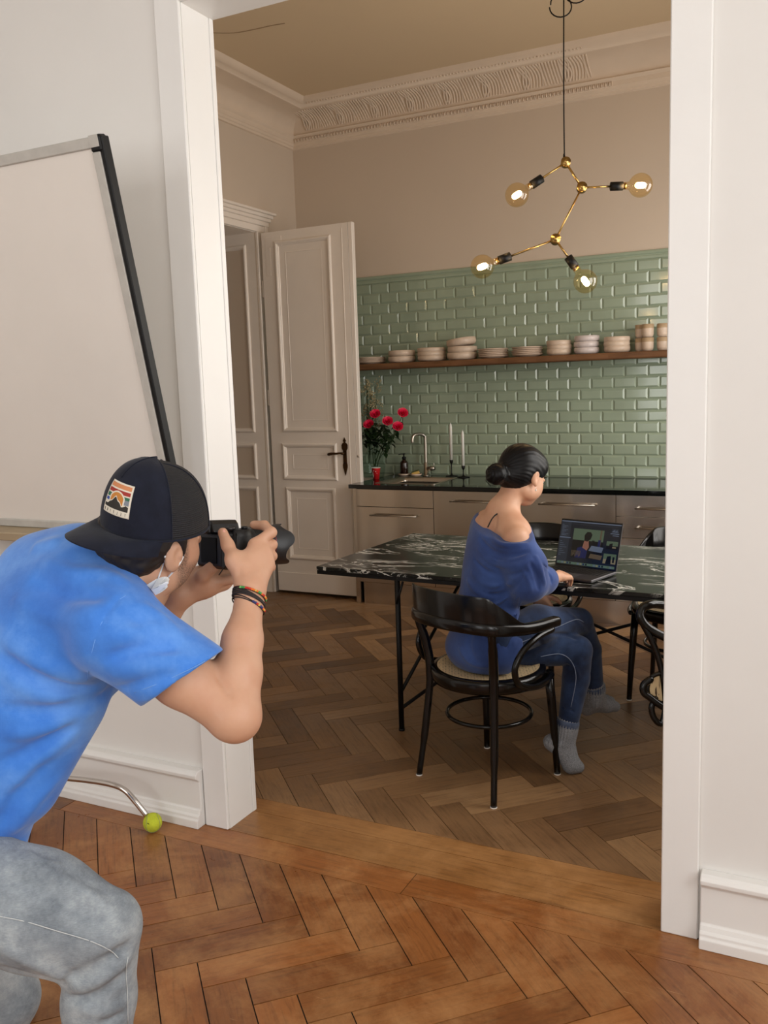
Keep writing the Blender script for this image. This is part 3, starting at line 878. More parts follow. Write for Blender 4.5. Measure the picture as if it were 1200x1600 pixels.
# candles
M_wax = mat('white_wax', (240, 238, 230), .4, sss=.1)
for (x, y, hs, ht, lab) in ((.681, -.10, .125, .29, 'taller'), (.800, -.16, .088, .275, 'shorter')):
    t = thing('candlestick', 'black metal candlestick, the %s of the two behind the sink' % lab, 'candlestick', (x, y, CT1), group='black candlesticks')
    b = MB(); b.lathe([(0, 0), (.046, 0), (.047, .003), (.044, .006), (.018, .008), (.007, .014), (.004, .03), (.004, hs-.035), (.006, hs-.028), (.012, hs-.02), (.0145, hs), (.012, hs), (.011, hs-.014), (0, hs-.014)], n=28)
    b.build('stand', M_blackmetal, t)
    t = thing('candle', 'white taper candle in the %s black candlestick' % lab, 'candle', (x, y, CT1+hs-.014), group='white taper candles')
    b = MB(); b.lathe([(0, 0), (.0108, 0), (.0105, ht-.03), (.008, ht-.012), (.003, ht-.001), (0, ht)], n=16); b.build('wax', M_wax, t)
    b = MB(); b.tube([(0, 0, ht-.003), (.001, 0, ht+.007)], .001, 5); b.build('wick', M_white, t)

# ================================================================== PENDANT LAMP
M_brass = mat('brass', (188, 156, 96), .28, 1.0, var=.08)
M_bulbglass = bpy.data.materials.new('amber_bulb_glass'); M_bulbglass.use_nodes = True
thin_glass(M_bulbglass, (1.0, .90, .70, 1), .35, .02)
M_fil = bpy.data.materials.new('glowing_filament'); M_fil.use_nodes = True
_t = NT(M_fil); _t.b.inputs['Emission Color'].default_value = (1, .70, .34, 1); _t.b.inputs['Emission Strength'].default_value = 20
t = thing('pendant_lamp', 'brass branching pendant lamp with four glowing globe bulbs over the table', 'lamp', (2.069, -1.99, 2.592))
O = V(2.069, -1.99, 2.592)
J1 = V(2.141, -1.972, 2.472)-O; J2 = V(2.037, -2.061, 2.233)-O; J0 = V(0, 0, 0)
B = [(V(1.879, -2.107, 2.455)-O, V(1.953, -2.061, 2.509)-O, J0), (V(2.379, -1.852, 2.479)-O, V(2.284, -1.9, 2.473)-O, J1),
     (V(1.751, -2.222, 2.121)-O, V(1.829, -2.178, 2.154)-O, J2), (V(2.16, -2.027, 2.058)-O, V(2.106, -2.043, 2.129)-O, J2)]
b = MB()
b.tube([J0, J1], .0055, 10); b.tube([J1, J2], .0045, 10)
for c, s_, j in B: b.tube([j, s_], .0048, 10)
b.build('arm', M_brass, t)
for j, r_ in ((J0, .023), (J1, .024), (J2, .024)):
    a = unit(V(.3, -.8, .25)); b = MB()
    b.tube([j-a*.014, j+a*.014], r_, 16); b.tube([j+a*.0142, j+a*.018], r_*.55, 12)
    b.build('joint', M_brass, t)
for c, s_, j in B:
    d = unit(s_-j)
    b = MB(); b.tube([s_-d*.024, s_+d*.034], .0205, 16); so = b.build('socket', M_blackmetal, t)
    # bulb: neck + globe
    b = MB(); r_ = .056; n0 = s_+d*.034; ctr = n0+d*(.028+r_)
    ux = unit(np.cross(d, V(.2, .1, 1))); uy = np.cross(d, ux)
    prof_ = [(.016, -r_-.03), (.017, -r_-.016)]
    for k_ in range(2, 17):
        a = PI*k_/16; prof_.append((max(r_*math.sin(a), .0005), -r_*math.cos(a)))
    prof_[2:4] = [(.018, -r_*.98), (.026, -r_*.9)]
    b.rings([[ctr+d*h+(ux*math.cos(a)+uy*math.sin(a))*q for a in [2*PI*i/28 for i in range(28)]] for q, h in prof_], 0, True, False)
    bu = b.build('bulb', M_bulbglass, t)
    b = MB(); b.tube([n0, n0+d*.014], .0158, 14); b.build('bulb_cap', M_brass, bu)
    b = MB(); b.tube([ctr-d*.012, ctr+d*.012], [.0145, .0145], 12, rnd=True); b.build('filament', M_fil, bu)
    l = bpy.data.lights.new('bulb_light', 'POINT'); l.energy = 8; l.color = (1, .68, .36); l.shadow_soft_size = .02
    lo = bpy.data.objects.new('bulb_light', l); COL.objects.link(lo); lo.parent = bu; lo.location = ctr
b = MB()
b.tube(crom([J0+V(-.006, 0, .012), V(-.008, 0, .3), V(-.006, 0, .7), V(-.004, 0, ZC-2.592-.33), V(-.004, 0, ZC-2.592-.12), V(0, 0, ZC-2.592-.03)], 6), .0032, 8)
b.tube([J0+V(-.006, 0, .005), J0+V(-.008, 0, .04)], [.008, .004], 8)
hk = V(-.004, 0, ZC-2.592-.385)+V(0, 0, .03)
rt = V(*CAM_R[:, 0])
def loop(c, rx_, rz_, a0, a1, dy=0):
    return [c+V(.89, .44, 0)*(rx_*math.cos(a))+V(0, 0, 1)*rz_*math.sin(a)+V(-.4, .8, 0)*(dy*math.sin(a*1.3)) for a in np.linspace(a0, a1, 22)]
zt = 3.335-2.592
b.tube(loop(V(-.02, 0, zt-.045), .05, .055, -PI, PI, .02), .0032, 8)
b.tube(loop(V(.05, .01, zt-.005), .045, .045, -PI, PI, .02), .0032, 8)
b.build('cord', M_blackmetal, t)
b = MB(); b.lathe([(0, 1.098), (.045, 1.098), (.05, 1.11), (.05, 1.147), (0, 1.147)], n=24); b.build('ceiling_canopy', M_blackmetal, t)
# ================================================================== TABLE
TRZ = math.radians(-2.6)
t = thing('dining_table', 'long dining table with white-veined black marble top and thin black steel legs', 'table', (1.083, -2.795, 0), TRZ)
TL, TD, TT = 2.2, 1.0, .742
m = bpy.data.materials.new('black_veined_marble'); m.use_nodes = True; q = NT(m); M_marble = m
oc = q.coord((1, 1, 1))
wv = q.noise(oc, 1.4, 3, .5); 
dist = q.mix(.22, oc, wv.outputs[1], 'ADD')
def veins(scale, warp, lo, hi, rot=0.0, st=(1, 1, 1)):
    mp = q.n('ShaderNodeMapping'); mp.inputs['Scale'].default_value = st; mp.inputs['Rotation'].default_value = (0, 0, rot); q.l(dist, mp.inputs[0])
    n1 = q.noise(mp.outputs[0], scale, 7, .62, warp)
    a = q.math('ABSOLUTE', q.math('SUBTRACT', n1.outputs[0], .5))
    return q.ramp(a, [(lo, (1, 1, 1)), (hi, (0, 0, 0))]).outputs[0]
v1 = veins(2.0, .9, .0025, .011, .25, (.7, 2.2, 1)); v2 = veins(5.0, 1.6, .004, .020, .3, (.6, 1.9, 1))
msk = q.ramp(q.noise(oc, 1.9, 3).outputs[0], [(.44, (0, 0, 0)), (.54, (1, 1, 1))]).outputs[0]
msk2 = q.ramp(q.noise(oc, 3.7, 3, .5).outputs[0], [(.36, (0, 0, 0)), (.50, (1, 1, 1))]).outputs[0]
vv = q.math('MAXIMUM', q.math('MULTIPLY', v1, msk2), q.math('MULTIPLY', v2, msk))
basec = q.ramp(q.noise(oc, 6, 5).outputs[0], [(.35, srgb((18, 19, 18))), (.7, srgb((36, 38, 35)))])
q.l(q.mix(vv, basec.outputs[0], srgb((226, 224, 216))), q.b.inputs['Base Color'])
q.b.inputs['Roughness'].default_value = .22; q.b.inputs['Specular IOR Level'].default_value = .3
b = MB(); b.box(0, TL, 0, TD, TT-.018, TT, .002); b.build('tabletop', M_marble, t)
b = MB(); b.box(.002, TL-.002, .002, .022, TT-.036, TT-.0185); b.box(.002, TL-.002, TD-.022, TD-.002, TT-.036, TT-.0185); b.box(.002, .022, .022, TD-.022, TT-.036, TT-.0185); b.box(TL-.022, TL-.002, .022, TD-.022, TT-.036, TT-.0185)
b.build('frame', M_blackmetal, t)
LXa, LXb = .425, TL-.40
legs = {}
for i, x in enumerate((LXa, LXb)):
    for j, y in enumerate((-.075+.045, TD-.08)):
        y = (.012, TD-.03)[j]
        b = MB(); b.tube([(x, y, 0), (x, y, TT-.02)], .0125, 12); b.lathe([(0, 0), (.014, 0), (.014, .01), (0, .01)], (x, y, 0), 12); b.build('leg', M_blackmetal, t)
b = MB(); r_ = .0085
for x in (LXa, LXb):
    b.tube([(x, .012, .105), (x, TD-.03, .118)], r_, 8)
    b.tube([(x, .012, .18), (x, TD-.03, .70)], r_, 8)
    b.tube([(x, .0, .60), (x+.03, .01, TT-.04)], .006, 6)
b.tube([(LXa, TD-.03, .04), (LXb, TD-.03, .55)], r_, 8); b.tube([(LXa, TD-.02, .55), (LXb, TD-.02, .04)], r_, 8)
b.build('brace', M_blackmetal, t)

# ================================================================== LAPTOP
def basis_z(c, ang): return Matrix.Translation(c) @ Matrix.Rotation(ang, 4, 'Z')
hl, hr = V(2.150, -2.490, 0), V(2.431, -2.572, 0)
la = math.atan2(hr[1]-hl[1], hr[0]-hl[0]); W_ = .302
c = (hl+hr)/2
t = thing('laptop', 'open dark grey laptop showing a photo program, on the marble table', 'laptop', (c[0], c[1], TT+.001), la)
M_alu = mat('space_grey_aluminium', (92, 90, 92), .38, .85, var=.03)
b = MB(); b.box(-W_/2, W_/2, -.212, 0, 0.002, .0145, .003)
for x in (-.13, .13):
    for y in (-.195, -.02): b.lathe([(0, 0), (.008, 0), (.008, .0022), (0, .0022)], (x, y, 0), 10)
base = b.build('base', M_alu, t)
b = MB()
for r in range(5):
    for k_ in range(14):
        b.box(-.132+k_*.0190, -.132+k_*.0190+.0158, -.118+r*.0185, -.118+r*.0185+.0155, .0146, .0156, .001)
b.build('keyboard', mat('black_keys', (16, 16, 18), .5), base)
b = MB(); b.box(-.062, .062, -.203, -.128, .0146, .0149, .0004); b.build('trackpad', mat('trackpad_grey', (104, 101, 102), .3, .6), base)
# screen lid, opened to lean back
lid = empty('screen_lid', (0, -.004, .0125), parent=t); lid.rotation_euler = (math.radians(-17), 0, 0)
H_ = .212
b = MB(); b.box(-W_/2, W_/2, 0, .0055, 0, H_, .0025); b.build('lid_back', M_alu, lid)
b = MB(); b.box(-W_/2+.002, W_/2-.002, -.0008, .0002, .003, H_-.002, .0003); b.build('bezel', mat('black_bezel', (7, 7, 8), .12), lid)
def emit(name, c, s=1.0):
    m = bpy.data.materials.new(name); m.use_nodes = True; t_ = NT(m)
    t_.b.inputs['Base Color'].default_value = (0, 0, 0, 1); t_.b.inputs['Roughness'].default_value = .15
    t_.b.inputs['Emission Color'].default_value = srgb(c); t_.b.inputs['Emission Strength'].default_value = s; return m
EM = [emit('screen_'+n, c_, .6) for n, c_ in (('panel', (22, 27, 36)), ('grey', (40, 46, 56)), ('light', (96, 106, 124)), ('green', (84, 100, 80)), ('dark', (10, 11, 12)), ('skin', (140, 94, 78)), ('blue', (22, 30, 76)), ('tan', (92, 78, 60)), ('dock', (84, 106, 92)), ('beige', (128, 118, 94)))]
b = MB(); SW, S0, S1 = .292, .008, .203
yk = [-.0010]
def R_(x0, x1, z0, z1, mi):
    yk[0] -= .00001
    b.add([(-SW/2+x0*SW, yk[0], S0+z0*(S1-S0)), (-SW/2+x1*SW, yk[0], S0+z0*(S1-S0)), (-SW/2+x1*SW, yk[0], S0+z1*(S1-S0)), (-SW/2+x0*SW, yk[0], S0+z1*(S1-S0))], [(0, 1, 2, 3)], mi)
def Pg(pts, mi):
    yk[0] -= .00001
    b.add([(-SW/2+x*SW, yk[0], S0+z*(S1-S0)) for x, z in pts], [tuple(range(len(pts)))], mi)
R_(0, 1, 0, 1, 0); R_(0, 1, .975, 1, 2); R_(0, .17, .08, .97, 1); R_(0, 1, .93, .945, 1)
R_(.0, .19, .60, .625, 2)
for k_ in range(9): R_(.02, .05+.1*((k_*37) % 10)/10, .90-k_*.03, .908-k_*.03, 2)
for k_ in range(8): R_(.02, .05+.1*((k_*53) % 10)/10, .52-k_*.045, .528-k_*.045, 2)
# main photo
R_(.23, .74, .18, .84, 4); R_(.23, .74, .58, .84, 3); R_(.68, .705, .40, .84, 7)
Pg([(.30, .18), (.33, .40), (.40, .44), (.50, .38), (.49, .18)], 6)
Pg([(.41, .42), (.43, .58), (.50, .60), (.52, .44), (.49, .36)], 5)
Pg([(.43, .58), (.42, .70), (.46, .78), (.52, .78), (.55, .72), (.53, .62), (.48, .56)], 4)
R_(.56, .60, .50, .60, 4); R_(.66, .70, .44, .62, 6); R_(.63, .66, .50, .58, 4)
Pg([(.52, .36), (.56, .48), (.76, .46), (.74, .34)], 2); Pg([(.54, .20), (.56, .30), (.76, .28), (.74, .18)], 7)
for k_ in range(8): R_(.24+.02*k_, .25+.02*k_, .20+.02*(k_ % 3), .34, 7)
# side thumbnails
R_(.80, .985, .44, .62, 3); R_(.80, .985, .44, .52, 4); Pg([(.84, .44), (.85, .56), (.90, .58), (.90, .44)], 4); R_(.90, .96, .47, .5, 9)
R_(.78, .985, .12, .34, 3); R_(.78, .985, .12, .22, 9); Pg([(.82, .12), (.84, .28), (.90, .3), (.91, .12)], 4); R_(.93, .96, .15, .28, 4)
R_(.84, .98, .78, .80, 2); R_(.88, .98, .74, .755, 2); R_(.86, .97, .82, .90, 1)
for k_ in range(6): R_(.86+.018*k_, .872+.018*k_, .82, .84+.01*((k_*7) % 5), 2)
R_(.02, .98, .015, .07, 8)
for k_ in range(20): R_(.05+.045*k_, .078+.045*k_, .022, .062, (3, 2, 9, 6, 0, 8)[k_ % 6])
b.build('display', EM, lid, fixn=False)

# ================================================================== CHAIRS
m = bpy.data.materials.new('woven_cane'); m.use_nodes = True; q = NT(m); M_cane = m
def wavelines(rot, sc_=1.0, thr=(.52, .62)):
    v_ = q.coord((1, 1, 1), (0, 0, rot)); w_ = q.n('ShaderNodeTexWave', wave_type='BANDS', bands_direction='X'); w_.inputs['Scale'].default_value = 26*sc_
    w_.inputs['Distortion'].default_value = 0; q.l(v_, w_.inputs[0]); return q.ramp(w_.outputs[0], [(thr[0], (0, 0, 0)), (thr[1], (1, 1, 1))]).outputs[0]
mx_ = q.math('MAXIMUM', q.math('MAXIMUM', wavelines(0), wavelines(PI/2)), q.math('MAXIMUM', wavelines(PI/4, 1.0, (.62, .72)), wavelines(-PI/4, 1.0, (.62, .72))))
q.l(q.mix(mx_, srgb((72, 52, 34)), srgb((222, 196, 152))), q.b.inputs['Base Color']); q.b.inputs['Roughness'].default_value = .5
q.bump(mx_, .5, .002)
def armchair(label, loc, rz, group='black bentwood armchairs with cane seats'):
    # local frame: +y forward, origin on floor under the seat centre
    t = thing('armchair', label, 'chair', loc, rz, group)
    zs = .455
    b = MB(); n = 48
    def ring(r, z, k=1.0): return [(r*math.cos(a)*1.0, r*math.sin(a)*(.97 if math.sin(a) > 0 else 1.0), z) for a in [2*PI*i/n for i in range(n)]]
    b.rings([ring(.222, zs-.045), ring(.228, zs-.03), ring(.230, zs-.006), ring(.226, zs+.004), ring(.200, zs+.008), ring(.190, zs+.002), ring(.190, zs-.04), ring(.200, zs-.045)], 0, True, False, closed=True)
    b.build('seat_frame', M_black, t)
    b = MB(); b.rings([ring(.001, zs-.009), ring(.10, zs-.006), ring(.17, zs-.001), ring(.204, zs+.0095)], 0, True, False); b.build('cane_seat', M_cane, t, fixn=False)
    lx, ly = .178, .190
    for sx in (-1, 1):
        # front legs
        b = MB(); b.tube([(sx*.190, ly, 0), (sx*.184, ly-.006, .15), (sx*.176, ly-.018, .32), (sx*.172, ly-.03, zs-.02)], [.0125, .015, .018, .0185], 12); b.build('leg', M_black, t)
        # rear legs run up to the back rail
        b = MB(); b.tube(crom([(sx*.202, -.205, 0), (sx*.184, -.176, .22), (sx*.170, -.158, zs-.02), (sx*.180, -.170, .56), (sx*.194, -.190, .64), (sx*.198, -.198, .70)], 5), [.0125]*4+[.0155]*6+[.0185]*8+[.016]*8, 12); b.build('leg', M_black, t)
        for (x, y) in ((sx*.190, ly), (sx*.202, -.205)):
            b = MB(); b.lathe([(0, 0), (.0135, 0), (.0135, .004), (0, .004)], (x, y, 0), 12); b.build('glide', M_white, t)
    b = MB(); b.rings([[(math.cos(a)*(.168+.0085*math.cos(c_)), math.sin(a)*(.168+.0085*math.cos(c_)), .265+.0085*math.sin(c_)) for c_ in [2*PI*j/8 for j in range(8)]] for a in [2*PI*i/40 for i in range(40)]], 0, True, False, closed=True)
    b.build('stretcher_ring', M_black, t)
    # continuous arm/back rail
    b = MB()
    _h = [(.252, .120, .662), (.256, .065, .664), (.256, -.02, .664), (.240, -.115, .670), (.195, -.205, .680), (.105, -.262, .690)]
    P_ = [(-x, y, z) for x, y, z in _h]+[(0, -.280, .693)]+_h[::-1]
    C_ = crom(P_, 6); R = []
    for i, p in enumerate(C_):
        a = C_[max(i-1, 0)]; c2 = C_[min(i+1, len(C_)-1)]; T_ = unit(c2-a); N_ = unit(np.cross(T_, V(0, 0, 1)))
        s_ = abs(i/(len(C_)-1)-.5)*2           # 0 at the back, 1 at the tips
        hw = .018+.010*max(0, s_-.45); hh = .024-.007*max(0, s_-.3)
        e = 1.0
        if i in (0, len(C_)-1): e = .25
        elif i in (1, len(C_)-2): e = .8
        R.append([p+N_*hw*e*math.copysign(abs(math.cos(u))**.6, math.cos(u))+V(0, 0, 1)*hh*e*math.copysign(abs(math.sin(u))**.6, math.sin(u)) for u in [2*PI*j/14 for j in range(14)]])
    b.rings(R, 0, True, True); b.build('arm_rail', M_black, t)
    # raised back panel standing on the rail
    b = MB(); i0, i1 = 16, len(C_)-17; L0 = []
    for i in range(i0, i1+1):
        p = C_[i]; a = C_[i-1]; c2 = C_[i+1]; T_ = unit(c2-a); N_ = unit(np.cross(T_, V(0, 0, 1)))
        u = abs((i-i0)/(i1-i0)-.5)*2
        hh = .10*min(1, (1-u)/.42) if u > .58 else .10
        hh = max(hh, .006)
        L0.append([p+N_*.008+V(0, 0, .012), p+N_*.012+V(0, 0, hh+.012), p+N_*.010+V(0, 0, hh+.020), p+N_*.003+V(0, 0, hh+.020), p-N_*.003+V(0, 0, hh+.012), p-N_*.006+V(0, 0, .012)])
    b.rings(L0, 0, True, True); o = b.build('backrest', M_black, t); o.modifiers.new('es', 'EDGE_SPLIT').split_angle = .7
    for sx in (-1, 1):
        b = MB(); b.tube(crom([(sx*.266, .065, .640), (sx*.266, -.02, .628), (sx*.262, -.10, .59), (sx*.256, -.138, .53), (sx*.250, -.11, .465), (sx*.246, -.03, .432), (sx*.234, .06, .426), (sx*.200, .145, .430)], 6), .0125, 12, rnd=True); b.build('arm_support', M_black, t)
    return t
CH0 = V(2.041, -3.092)
ch = armchair('black bentwood armchair with cane seat, occupied by the person in the blue top', (CH0[0], CH0[1], 0), math.radians(67.6-90))
# the other armchairs
def dupchair(label, loc, rz):
    c = copy_tree(ch, None, loc, rz); c['label'] = label; return c
dupchair('black bentwood armchair on the far side of the table, behind the person at the laptop', (1.85, -1.96, 0), math.radians(178))
dupchair('black bentwood armchair on the far side of the table, right of the laptop', (2.60, -1.87, 0), math.radians(172))
# ================================================================== FIGURES: distance-field sculpting
class Field:
    """smooth-union distance field on a grid; mesh() extracts it as one continuous surface"""
    def __init__(s, lo, hi, h, fill=.05):
        s.lo = V(*lo); s.h = h
        s.n = tuple(int(math.ceil((b-a)/h))+1 for a, b in zip(lo, hi))
        s.D = np.full(s.n, fill, np.float32)
        s.fill = fill
        s.ax = [(s.lo[i]+np.arange(s.n[i])*h).astype(np.float32) for i in range(3)]
    def sl(s, lo, hi, m):
        r = []
        for i in range(3):
            a = int(max(0, math.floor((lo[i]-m-s.lo[i])/s.h))); b = int(min(s.n[i], math.ceil((hi[i]+m-s.lo[i])/s.h)+1))
            if b <= a: return None
            r.append(slice(a, b))
        return tuple(r)
    def g(s, S):
        return (s.ax[0][S[0]][:, None, None], s.ax[1][S[1]][None, :, None], s.ax[2][S[2]][None, None, :])
    def put(s, S, d, k, op):
        A = s.D[S]
        if op == 'u':
            if k > 0:
                h = np.maximum(k-np.abs(A-d), 0)/k; s.D[S] = np.minimum(A, d)-h*h*k*.25
            else: s.D[S] = np.minimum(A, d)
        elif op == 's':
            d = -d
            if k > 0:
                h = np.maximum(k-np.abs(A-d), 0)/k; s.D[S] = np.maximum(A, d)+h*h*k*.25
            else: s.D[S] = np.maximum(A, d)
    def cone(s, a, b, ra, rb, k=.01, op='u', ax=None, fl=1.0):
        # tapered capsule; ax/fl: squash thickness along axis ax by factor fl (<1 thinner)
        a = V(*a); b = V(*b); R = max(ra, rb)
        m = s.fill+k+.004
        S = s.sl(np.minimum(a, b)-R, np.maximum(a, b)+R, m)
        if S is None: return s
        X, Y, Z = s.g(S)
        px, py, pz = X-a[0], Y-a[1], Z-a[2]; ba = b-a
        if ax is not None and fl != 1.0:
            n = unit(ax); q = (px*n[0]+py*n[1]+pz*n[2])*(1/fl-1)
            px, py, pz = px+q*n[0], py+q*n[1], pz+q*n[2]
            t = np.dot(ba, n)*(1/fl-1); ba = ba+n*t
        L2 = float(np.dot(ba, ba))+1e-12
        t = np.clip((px*ba[0]+py*ba[1]+pz*ba[2])/L2, 0, 1)
        d = np.sqrt((px-ba[0]*t)**2+(py-ba[1]*t)**2+(pz-ba[2]*t)**2)-(ra+(rb-ra)*t)
        if fl < 1: d = d*(.5+.5*fl)
        s.put(S, d.astype(np.float32), k, op); return s
    def chain(s, pts, rs, k=.01, op='u', ax=None, fl=1.0):
        for i in range(len(pts)-1): s.cone(pts[i], pts[i+1], rs[i], rs[i+1], k if i == 0 else max(k, .004), op, ax, fl)
        return s
    def ell(s, c, r, A=None, k=.01, op='u'):
        # A: 3x3 rows are the local axes
        c = V(*c); R = max(r); m = s.fill+k+.004
        S = s.sl(c-R, c+R, m)
        if S is None: return s
        X, Y, Z = s.g(S); px, py, pz = X-c[0], Y-c[1], Z-c[2]
        A = np.eye(3) if A is None else np.array(A)
        q = [(px*A[i][0]+py*A[i][1]+pz*A[i][2]) for i in range(3)]
        k0 = np.sqrt(sum((q[i]/r[i])**2 for i in range(3))); k1 = np.sqrt(sum((q[i]/r[i]**2)**2 for i in range(3)))+1e-9
        d = k0*(k0-1)/k1
        s.put(S, d.astype(np.float32), k, op); return s
    def loft(s, pts, rw, rf, W, k=.02, steps=4, op='u'):
        # elliptical sections along a spine: rw half-width along W, rf along the other axis
        P = crom(pts, steps); m = len(P); tt = np.linspace(0, len(pts)-1, m)
        a = np.interp(tt, range(len(pts)), rw); b = np.interp(tt, range(len(pts)), rf)
        Ws = W if isinstance(W, list) else [W]*len(pts)
        for i in range(m):
            T = unit(P[min(i+1, m-1)]-P[max(i-1, 0)])
            w0 = np.array([np.interp(tt[i], range(len(pts)), [x[j] for x in Ws]) for j in range(3)])
            w = unit(w0-T*np.dot(w0, T)); f = np.cross(T, w)
            s.ell(P[i], (a[i], b[i], (a[i]+b[i])*.36), [w, f, T], k)
        return s
    def plane(s, p, n, k=0.0, lo=None, hi=None):
        # cut away the side n points to
        S = s.sl(lo, hi, 0) if lo is not None else (slice(None),)*3
        X, Y, Z = s.g(S); d = (X-p[0])*n[0]+(Y-p[1])*n[1]+(Z-p[2])*n[2]
        A = s.D[S]; d = np.broadcast_to(d, A.shape)
        if k > 0:
            h = np.maximum(k-np.abs(A-d), 0)/k; s.D[S] = np.maximum(A, d)+h*h*k*.25
        else: s.D[S] = np.maximum(A, d)
        return s
    def crease(s, pts, w, amp, seg=5):
        # soft ridge (amp>0) or furrow (amp<0) following a polyline
        P = crom(pts, seg) if len(pts) > 2 else [V(*p) for p in pts]
        lo = np.min(P, axis=0); hi = np.max(P, axis=0)
        S = s.sl(lo, hi, 2.6*w)
        if S is None: return s
        X, Y, Z = s.g(S); best = None; n = len(P)-1
        for i in range(n):
            a = P[i]; ba = P[i+1]-a; L2 = float(np.dot(ba, ba))+1e-12
            t = np.clip(((X-a[0])*ba[0]+(Y-a[1])*ba[1]+(Z-a[2])*ba[2])/L2, 0, 1)
            d2 = (X-a[0]-ba[0]*t)**2+(Y-a[1]-ba[1]*t)**2+(Z-a[2]-ba[2]*t)**2
            u = (i+t)/n; fade = np.clip(np.minimum(u, 1-u)*5, 0, 1)
            e = np.exp(-d2/(w*w))*fade
            best = e if best is None else np.maximum(best, e)
        s.D[S] -= (amp*best).astype(np.float32); return s
    def waves(s, fn, lo, hi):
        S = s.sl(lo, hi, 0)
        if S is None: return s
        X, Y, Z = s.g(S); s.D[S] -= fn(X, Y, Z).astype(np.float32); return s
    def snap(s, u, v, d0, d1, off=0.0):
        # first surface point met by a sight line from the camera between two distances
        for d in np.arange(d0, d1, s.h*.5):
            q = P(u, v, d); I = [int(round((q[i]-s.lo[i])/s.h)) for i in range(3)]
            if all(0 <= I[i] < s.n[i] for i in range(3)) and s.D[tuple(I)] <= 0: return P(u, v, d-off)
        return None
    def fold(s, uv, w, amp, d0, d1):
        p = [s.snap(u, v, d0, d1) for u, v in uv]; p = [x for x in p if x is not None]
        if len(p) > 1: s.crease(p, w, amp)
        return s
    def arrays(s):
        D = s.D; n = s.n; ins = D < 0
        N = (n[0]-1, n[1]-1, n[2]-1)
        acc = np.zeros(N+(3,), np.float32); cnt = np.zeros(N, np.int16)
        def cell(off):  # slice helper
            return tuple(slice(o, N[i]+o) for i, o in enumerate(off))
        for axis in range(3):
            sh = [0, 0, 0]; sh[axis] = 1
            o1, o2 = [i for i in range(3) if i != axis]
            for a in (0, 1):
                for b_ in (0, 1):
                    off = [0, 0, 0]; off[o1] = a; off[o2] = b_
                    A = D[cell(off)]; off2 = list(off); off2[axis] += 1
                    B = D[cell(off2)]
                    m = (A < 0) != (B < 0)
                    t = np.zeros(N, np.float32); t[m] = A[m]/(A[m]-B[m])
                    cnt += m
                    acc[..., axis] += np.where(m, t, 0); acc[..., o1] += np.where(m, a, 0); acc[..., o2] += np.where(m, b_, 0)
        mk = cnt > 0
        idx = -np.ones(N, np.int64); idx[mk] = np.arange(mk.sum())
        I = np.argwhere(mk)
        vs = s.lo+(I+acc[mk]/cnt[mk][:, None])*s.h
        fs = []
        for axis in range(3):
            o1, o2 = (axis+1) % 3, (axis+2) % 3
            A = D; sl1 = [slice(None)]*3; sl2 = [slice(None)]*3
            for o in (o1, o2): sl1[o] = slice(1, n[o]-1); sl2[o] = slice(1, n[o]-1)
            sl1[axis] = slice(0, n[axis]-1); sl2[axis] = slice(1, n[axis])
            a = ins[tuple(sl1)]; b_ = ins[tuple(sl2)]
            for flag in (True, False):
                E = np.argwhere(a & ~b_) if flag else np.argwhere(~a & b_)
                if not len(E): continue
                E = E.copy(); E[:, o1] += 1; E[:, o2] += 1
                def cid(d1, d2):
                    Q = E.copy(); Q[:, o1] -= d1; Q[:, o2] -= d2
                    return idx[Q[:, 0], Q[:, 1], Q[:, 2]]
                q = np.stack([cid(1, 1), cid(0, 1), cid(0, 0), cid(1, 0)], 1)
                if not flag: q = q[:, ::-1]
                fs.append(q)
        F = np.concatenate(fs); F = F[(F >= 0).all(1)]
        return vs, F
    def build(s, name, mats, parent=None, smooth=2, matfn=None, keep=False, attr=None):
        vs, F = s.arrays()
        me = bpy.data.meshes.new(name); me.vertices.add(len(vs)); me.loops.add(len(F)*4); me.polygons.add(len(F))
        me.vertices.foreach_set('co', vs.astype(np.float32).ravel())
        me.loops.foreach_set('vertex_index', F.astype(np.int32).ravel())
        me.polygons.foreach_set('loop_start', np.arange(len(F), dtype=np.int32)*4)
        me.polygons.foreach_set('loop_total', np.full(len(F), 4, np.int32))
        me.polygons.foreach_set('use_smooth', np.ones(len(F), bool))
        me.update(calc_edges=True); me.validate()
        if attr is not None:
            at_ = me.attributes.new('tint', 'FLOAT', 'POINT'); at_.data.foreach_set('value', attr(vs).astype(np.float32))
        for m_ in (mats if isinstance(mats, (list, tuple)) else [mats]): me.materials.append(m_)
        if matfn is not None and len(me.polygons) == len(F):
            c = vs[F].mean(1); me.polygons.foreach_set('material_index', matfn(c).astype(np.int32))
        if s.h > 0 and not keep:
            # drop stray crumbs: keep the components with a fair number of vertices
            import bmesh
            bm = bmesh.new(); bm.from_mesh(me); bm.verts.ensure_lookup_table()
            seen = np.zeros(len(bm.verts), bool); comps = []
            for v in bm.verts:
                if seen[v.index]: continue
                st = [v]; seen[v.index] = True; comp = []
                while st:
                    q = st.pop(); comp.append(q)
                    for e in q.link_edges:
                        o = e.other_vert(q)
                        if not seen[o.index]: seen[o.index] = True; st.append(o)
                comps.append(comp)
            big = max(len(c) for c in comps)
            for c in comps:
                if len(c) < big: bmesh.ops.delete(bm, geom=c, context='VERTS')
            bm.to_mesh(me); bm.free()
        o = bpy.data.objects.new(name, me); COL.objects.link(o)
        if parent is not None:
            o.parent = parent
            o.matrix_parent_inverse = Matrix.Translation(-Vector(parent.location))
        if smooth:
            sm = o.modifiers.new('smooth', 'SMOOTH'); sm.factor = .5; sm.iterations = smooth
        return o
def gchild(o, par):
    o.parent = par; o.matrix_parent_inverse = Matrix.Identity(4); return o
